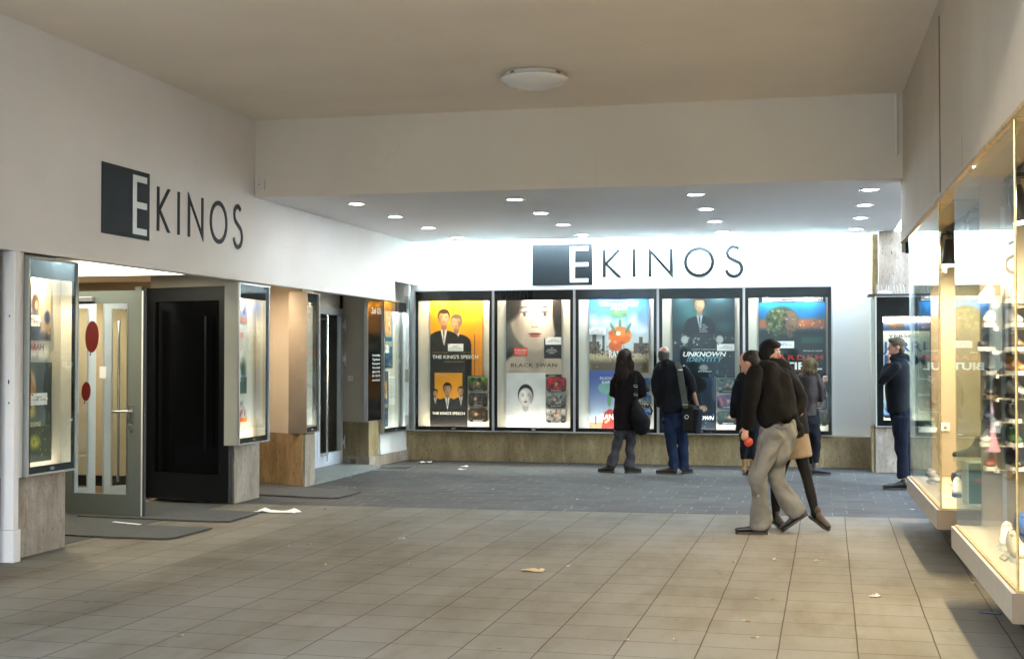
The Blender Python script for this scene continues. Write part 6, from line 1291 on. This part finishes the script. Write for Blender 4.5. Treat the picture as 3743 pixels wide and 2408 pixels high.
F_.part('jacket', c, mat('brown_leather', (.020, .0125, .0125), .5, bump=.35, bscale=40, var=.2, spec=.2), .011, 2, (.007, 9, 51))
c = MB(); F_.tube(c, [P(780, 590), P(788, 640), P(792, 680)], [.155, .17, .165], SD, .62)
for h_, k_, a_ in ((hL, kL, aL), (hR, kR, P(830, 945, 0))): F_.tube(c, [h_, V(h_).lerp(V(k_), .5), k_, V(k_).lerp(V(a_), .5), a_], [.108, .09, .07, .064, .058], None, 1, 12, False)
F_.part('trousers', c, cloth('black_jeans', (0.0084, 0.0090, 0.0120), .85), .012, 2, (.005, 14, 52))
bb = mat('black_boot', (0.0090, 0.0102, 0.0132), .45); F_.shoe(P(828, 975, 0), (.95, .25, 0), bb, .27, .05, boot=.11, name='boot'); F_.shoe(P(800, 975, .12), (.8, .55, 0), bb, .27, .05, boot=.11, name='boot')
c = MB(); hc = F_.L(F_.h); c.ell(hc + V((0, -.02, .035)), V((.105, 0, 0)), V((0, .105, 0)), V((0, 0, .10)), 18, 12); c.ell(hc + V((-.01, -.03, -.045)), V((.118, 0, 0)), V((0, .085, 0)), V((0, 0, .075)), 18, 12)
hb = F_.part('hair', c, M['hair_blond'], .009, 1, (.005, 3, 53)); c = MB(); strands(c, lambda q: hc + V((q.uniform(-.11, .11), -.07 - q.uniform(0, .04), q.uniform(-.02, .10))), 60, .10, .02, .006, 54, .008); c.build('hair_strand', M['hair_blond'], hb, smooth=True)
cp = P(893, 362, .08); cg = thing('cigarette', 'lit white cigarette in the blonde woman\'s raised right hand', 'cigarette', tuple(cp)); MB().tube([(-.02, 0, 0), (.04, 0, .004)], .005, 8).build('paper', M['white'], cg); MB().tube([(-.045, 0, -.001), (-.024, 0, 0)], .005, 8).build('filter', M['butt'], cg)

# ---- G: man at the far right in dark jacket, hand to mouth
P = zoomer(3120, 1020, 1.855, 17.1)
G = Fig('sandy haired man in dark blue jacket standing with his hand at his mouth', gnd(3290, 1786), P(290, 462, 0), (-1, -.05, -.05), k=.98, skin='skinp')
G.head(); G.face(); SD = V((.15, 1, 0)).normalized(); G.torso(P(322, 920), P(312, 660), P(308, 545), SD)
mouth = P(240, 560, -.06); G.limb([P(285, 610, -.17), P(215, 700, -.15), mouth], [.056, .045, .028]); G.limb([P(340, 610, .17), P(330, 760, .2), P(280, 850, .15)], [.056, .045, .028]); G.hand(P(238, 562, -.06), (-.05, .3, 1), (1, 0, 0), .9); G.hand(P(280, 850, .15), (-.3, 0, -1), (0, -1, 0), .5)
hL, kL, aL = P(320, 930, -.08), P(322, 1140, -.06), P(340, 1350, -.05); hR, kR, aR = P(335, 930, .09), P(345, 1140, .1), P(365, 1345, .14)
G.limb([hL, kL, aL], [.09, .06, .04]); G.limb([hR, kR, aR], [.09, .06, .04]); G.finish_body()
c = MB(); G.tube(c, [P(308, 540), P(305, 580), P(300, 680), P(300, 800), P(305, 905)], [.10, .19, .215, .205, .195], SD, [.95, .78, .82, .85, .86], 20, False)
G.tube(c, [P(285, 600, -.15), P(225, 660, -.16), P(198, 700, -.15), P(215, 640, -.12), P(232, 592, -.08)], [.085, .08, .075, .066, .052]); G.tube(c, [P(335, 600, .15), P(335, 700, .2), P(325, 780, .2), P(290, 840, .16)], [.085, .08, .07, .06])
G.tube(c, [P(262, 535, -.02), P(310, 520, .0), P(355, 530, .02)], [.05, .07, .055])
G.part('jacket', c, cloth('dark_navy_jacket', (.0045, .0055, .0085), .75, sheen=.1), .013, 3, (.006, 6, 61))
c = MB(); G.tube(c, [P(312, 870), P(322, 930), P(325, 970)], [.17, .18, .17], SD, .85)
for h_, k_, a_ in ((hL, kL, P(340, 1345, -.05)), (hR, kR, P(365, 1345, .14))): G.tube(c, [h_, V(h_).lerp(V(k_), .5), k_, V(k_).lerp(V(a_), .5), a_], [.125, .108, .09, .084, .084], None, 1, 12, False)
G.part('trousers', c, cloth('navy_trousers', (0.006, 0.0085, 0.019), .85, var=.3), .012, 2, (.006, 13, 62))
bs = mat('black_shoe', (0.0072, 0.0078, 0.0078), .3); G.shoe(P(338, 1400, -.05), (-1, 0, 0), bs, .30); G.shoe(P(368, 1400, .15), (-1, .1, 0), bs, .30)
c = MB(); hc = G.L(G.h); f, u, d = G.f, G.up, G.sd; c.ell(hc + u * .048 - f * .025, d * .086, f * .096, u * .085, 18, 12); c.ell(hc - u * .03 - f * .06, d * .080, f * .05, u * .07, 14, 10); c.ell(hc + u * .085 + f * .05, d * .06, f * .04, u * .03, 12, 8)
G.part('hair', c, M['hair_sand'], .009, 1, (.004, 4, 63))
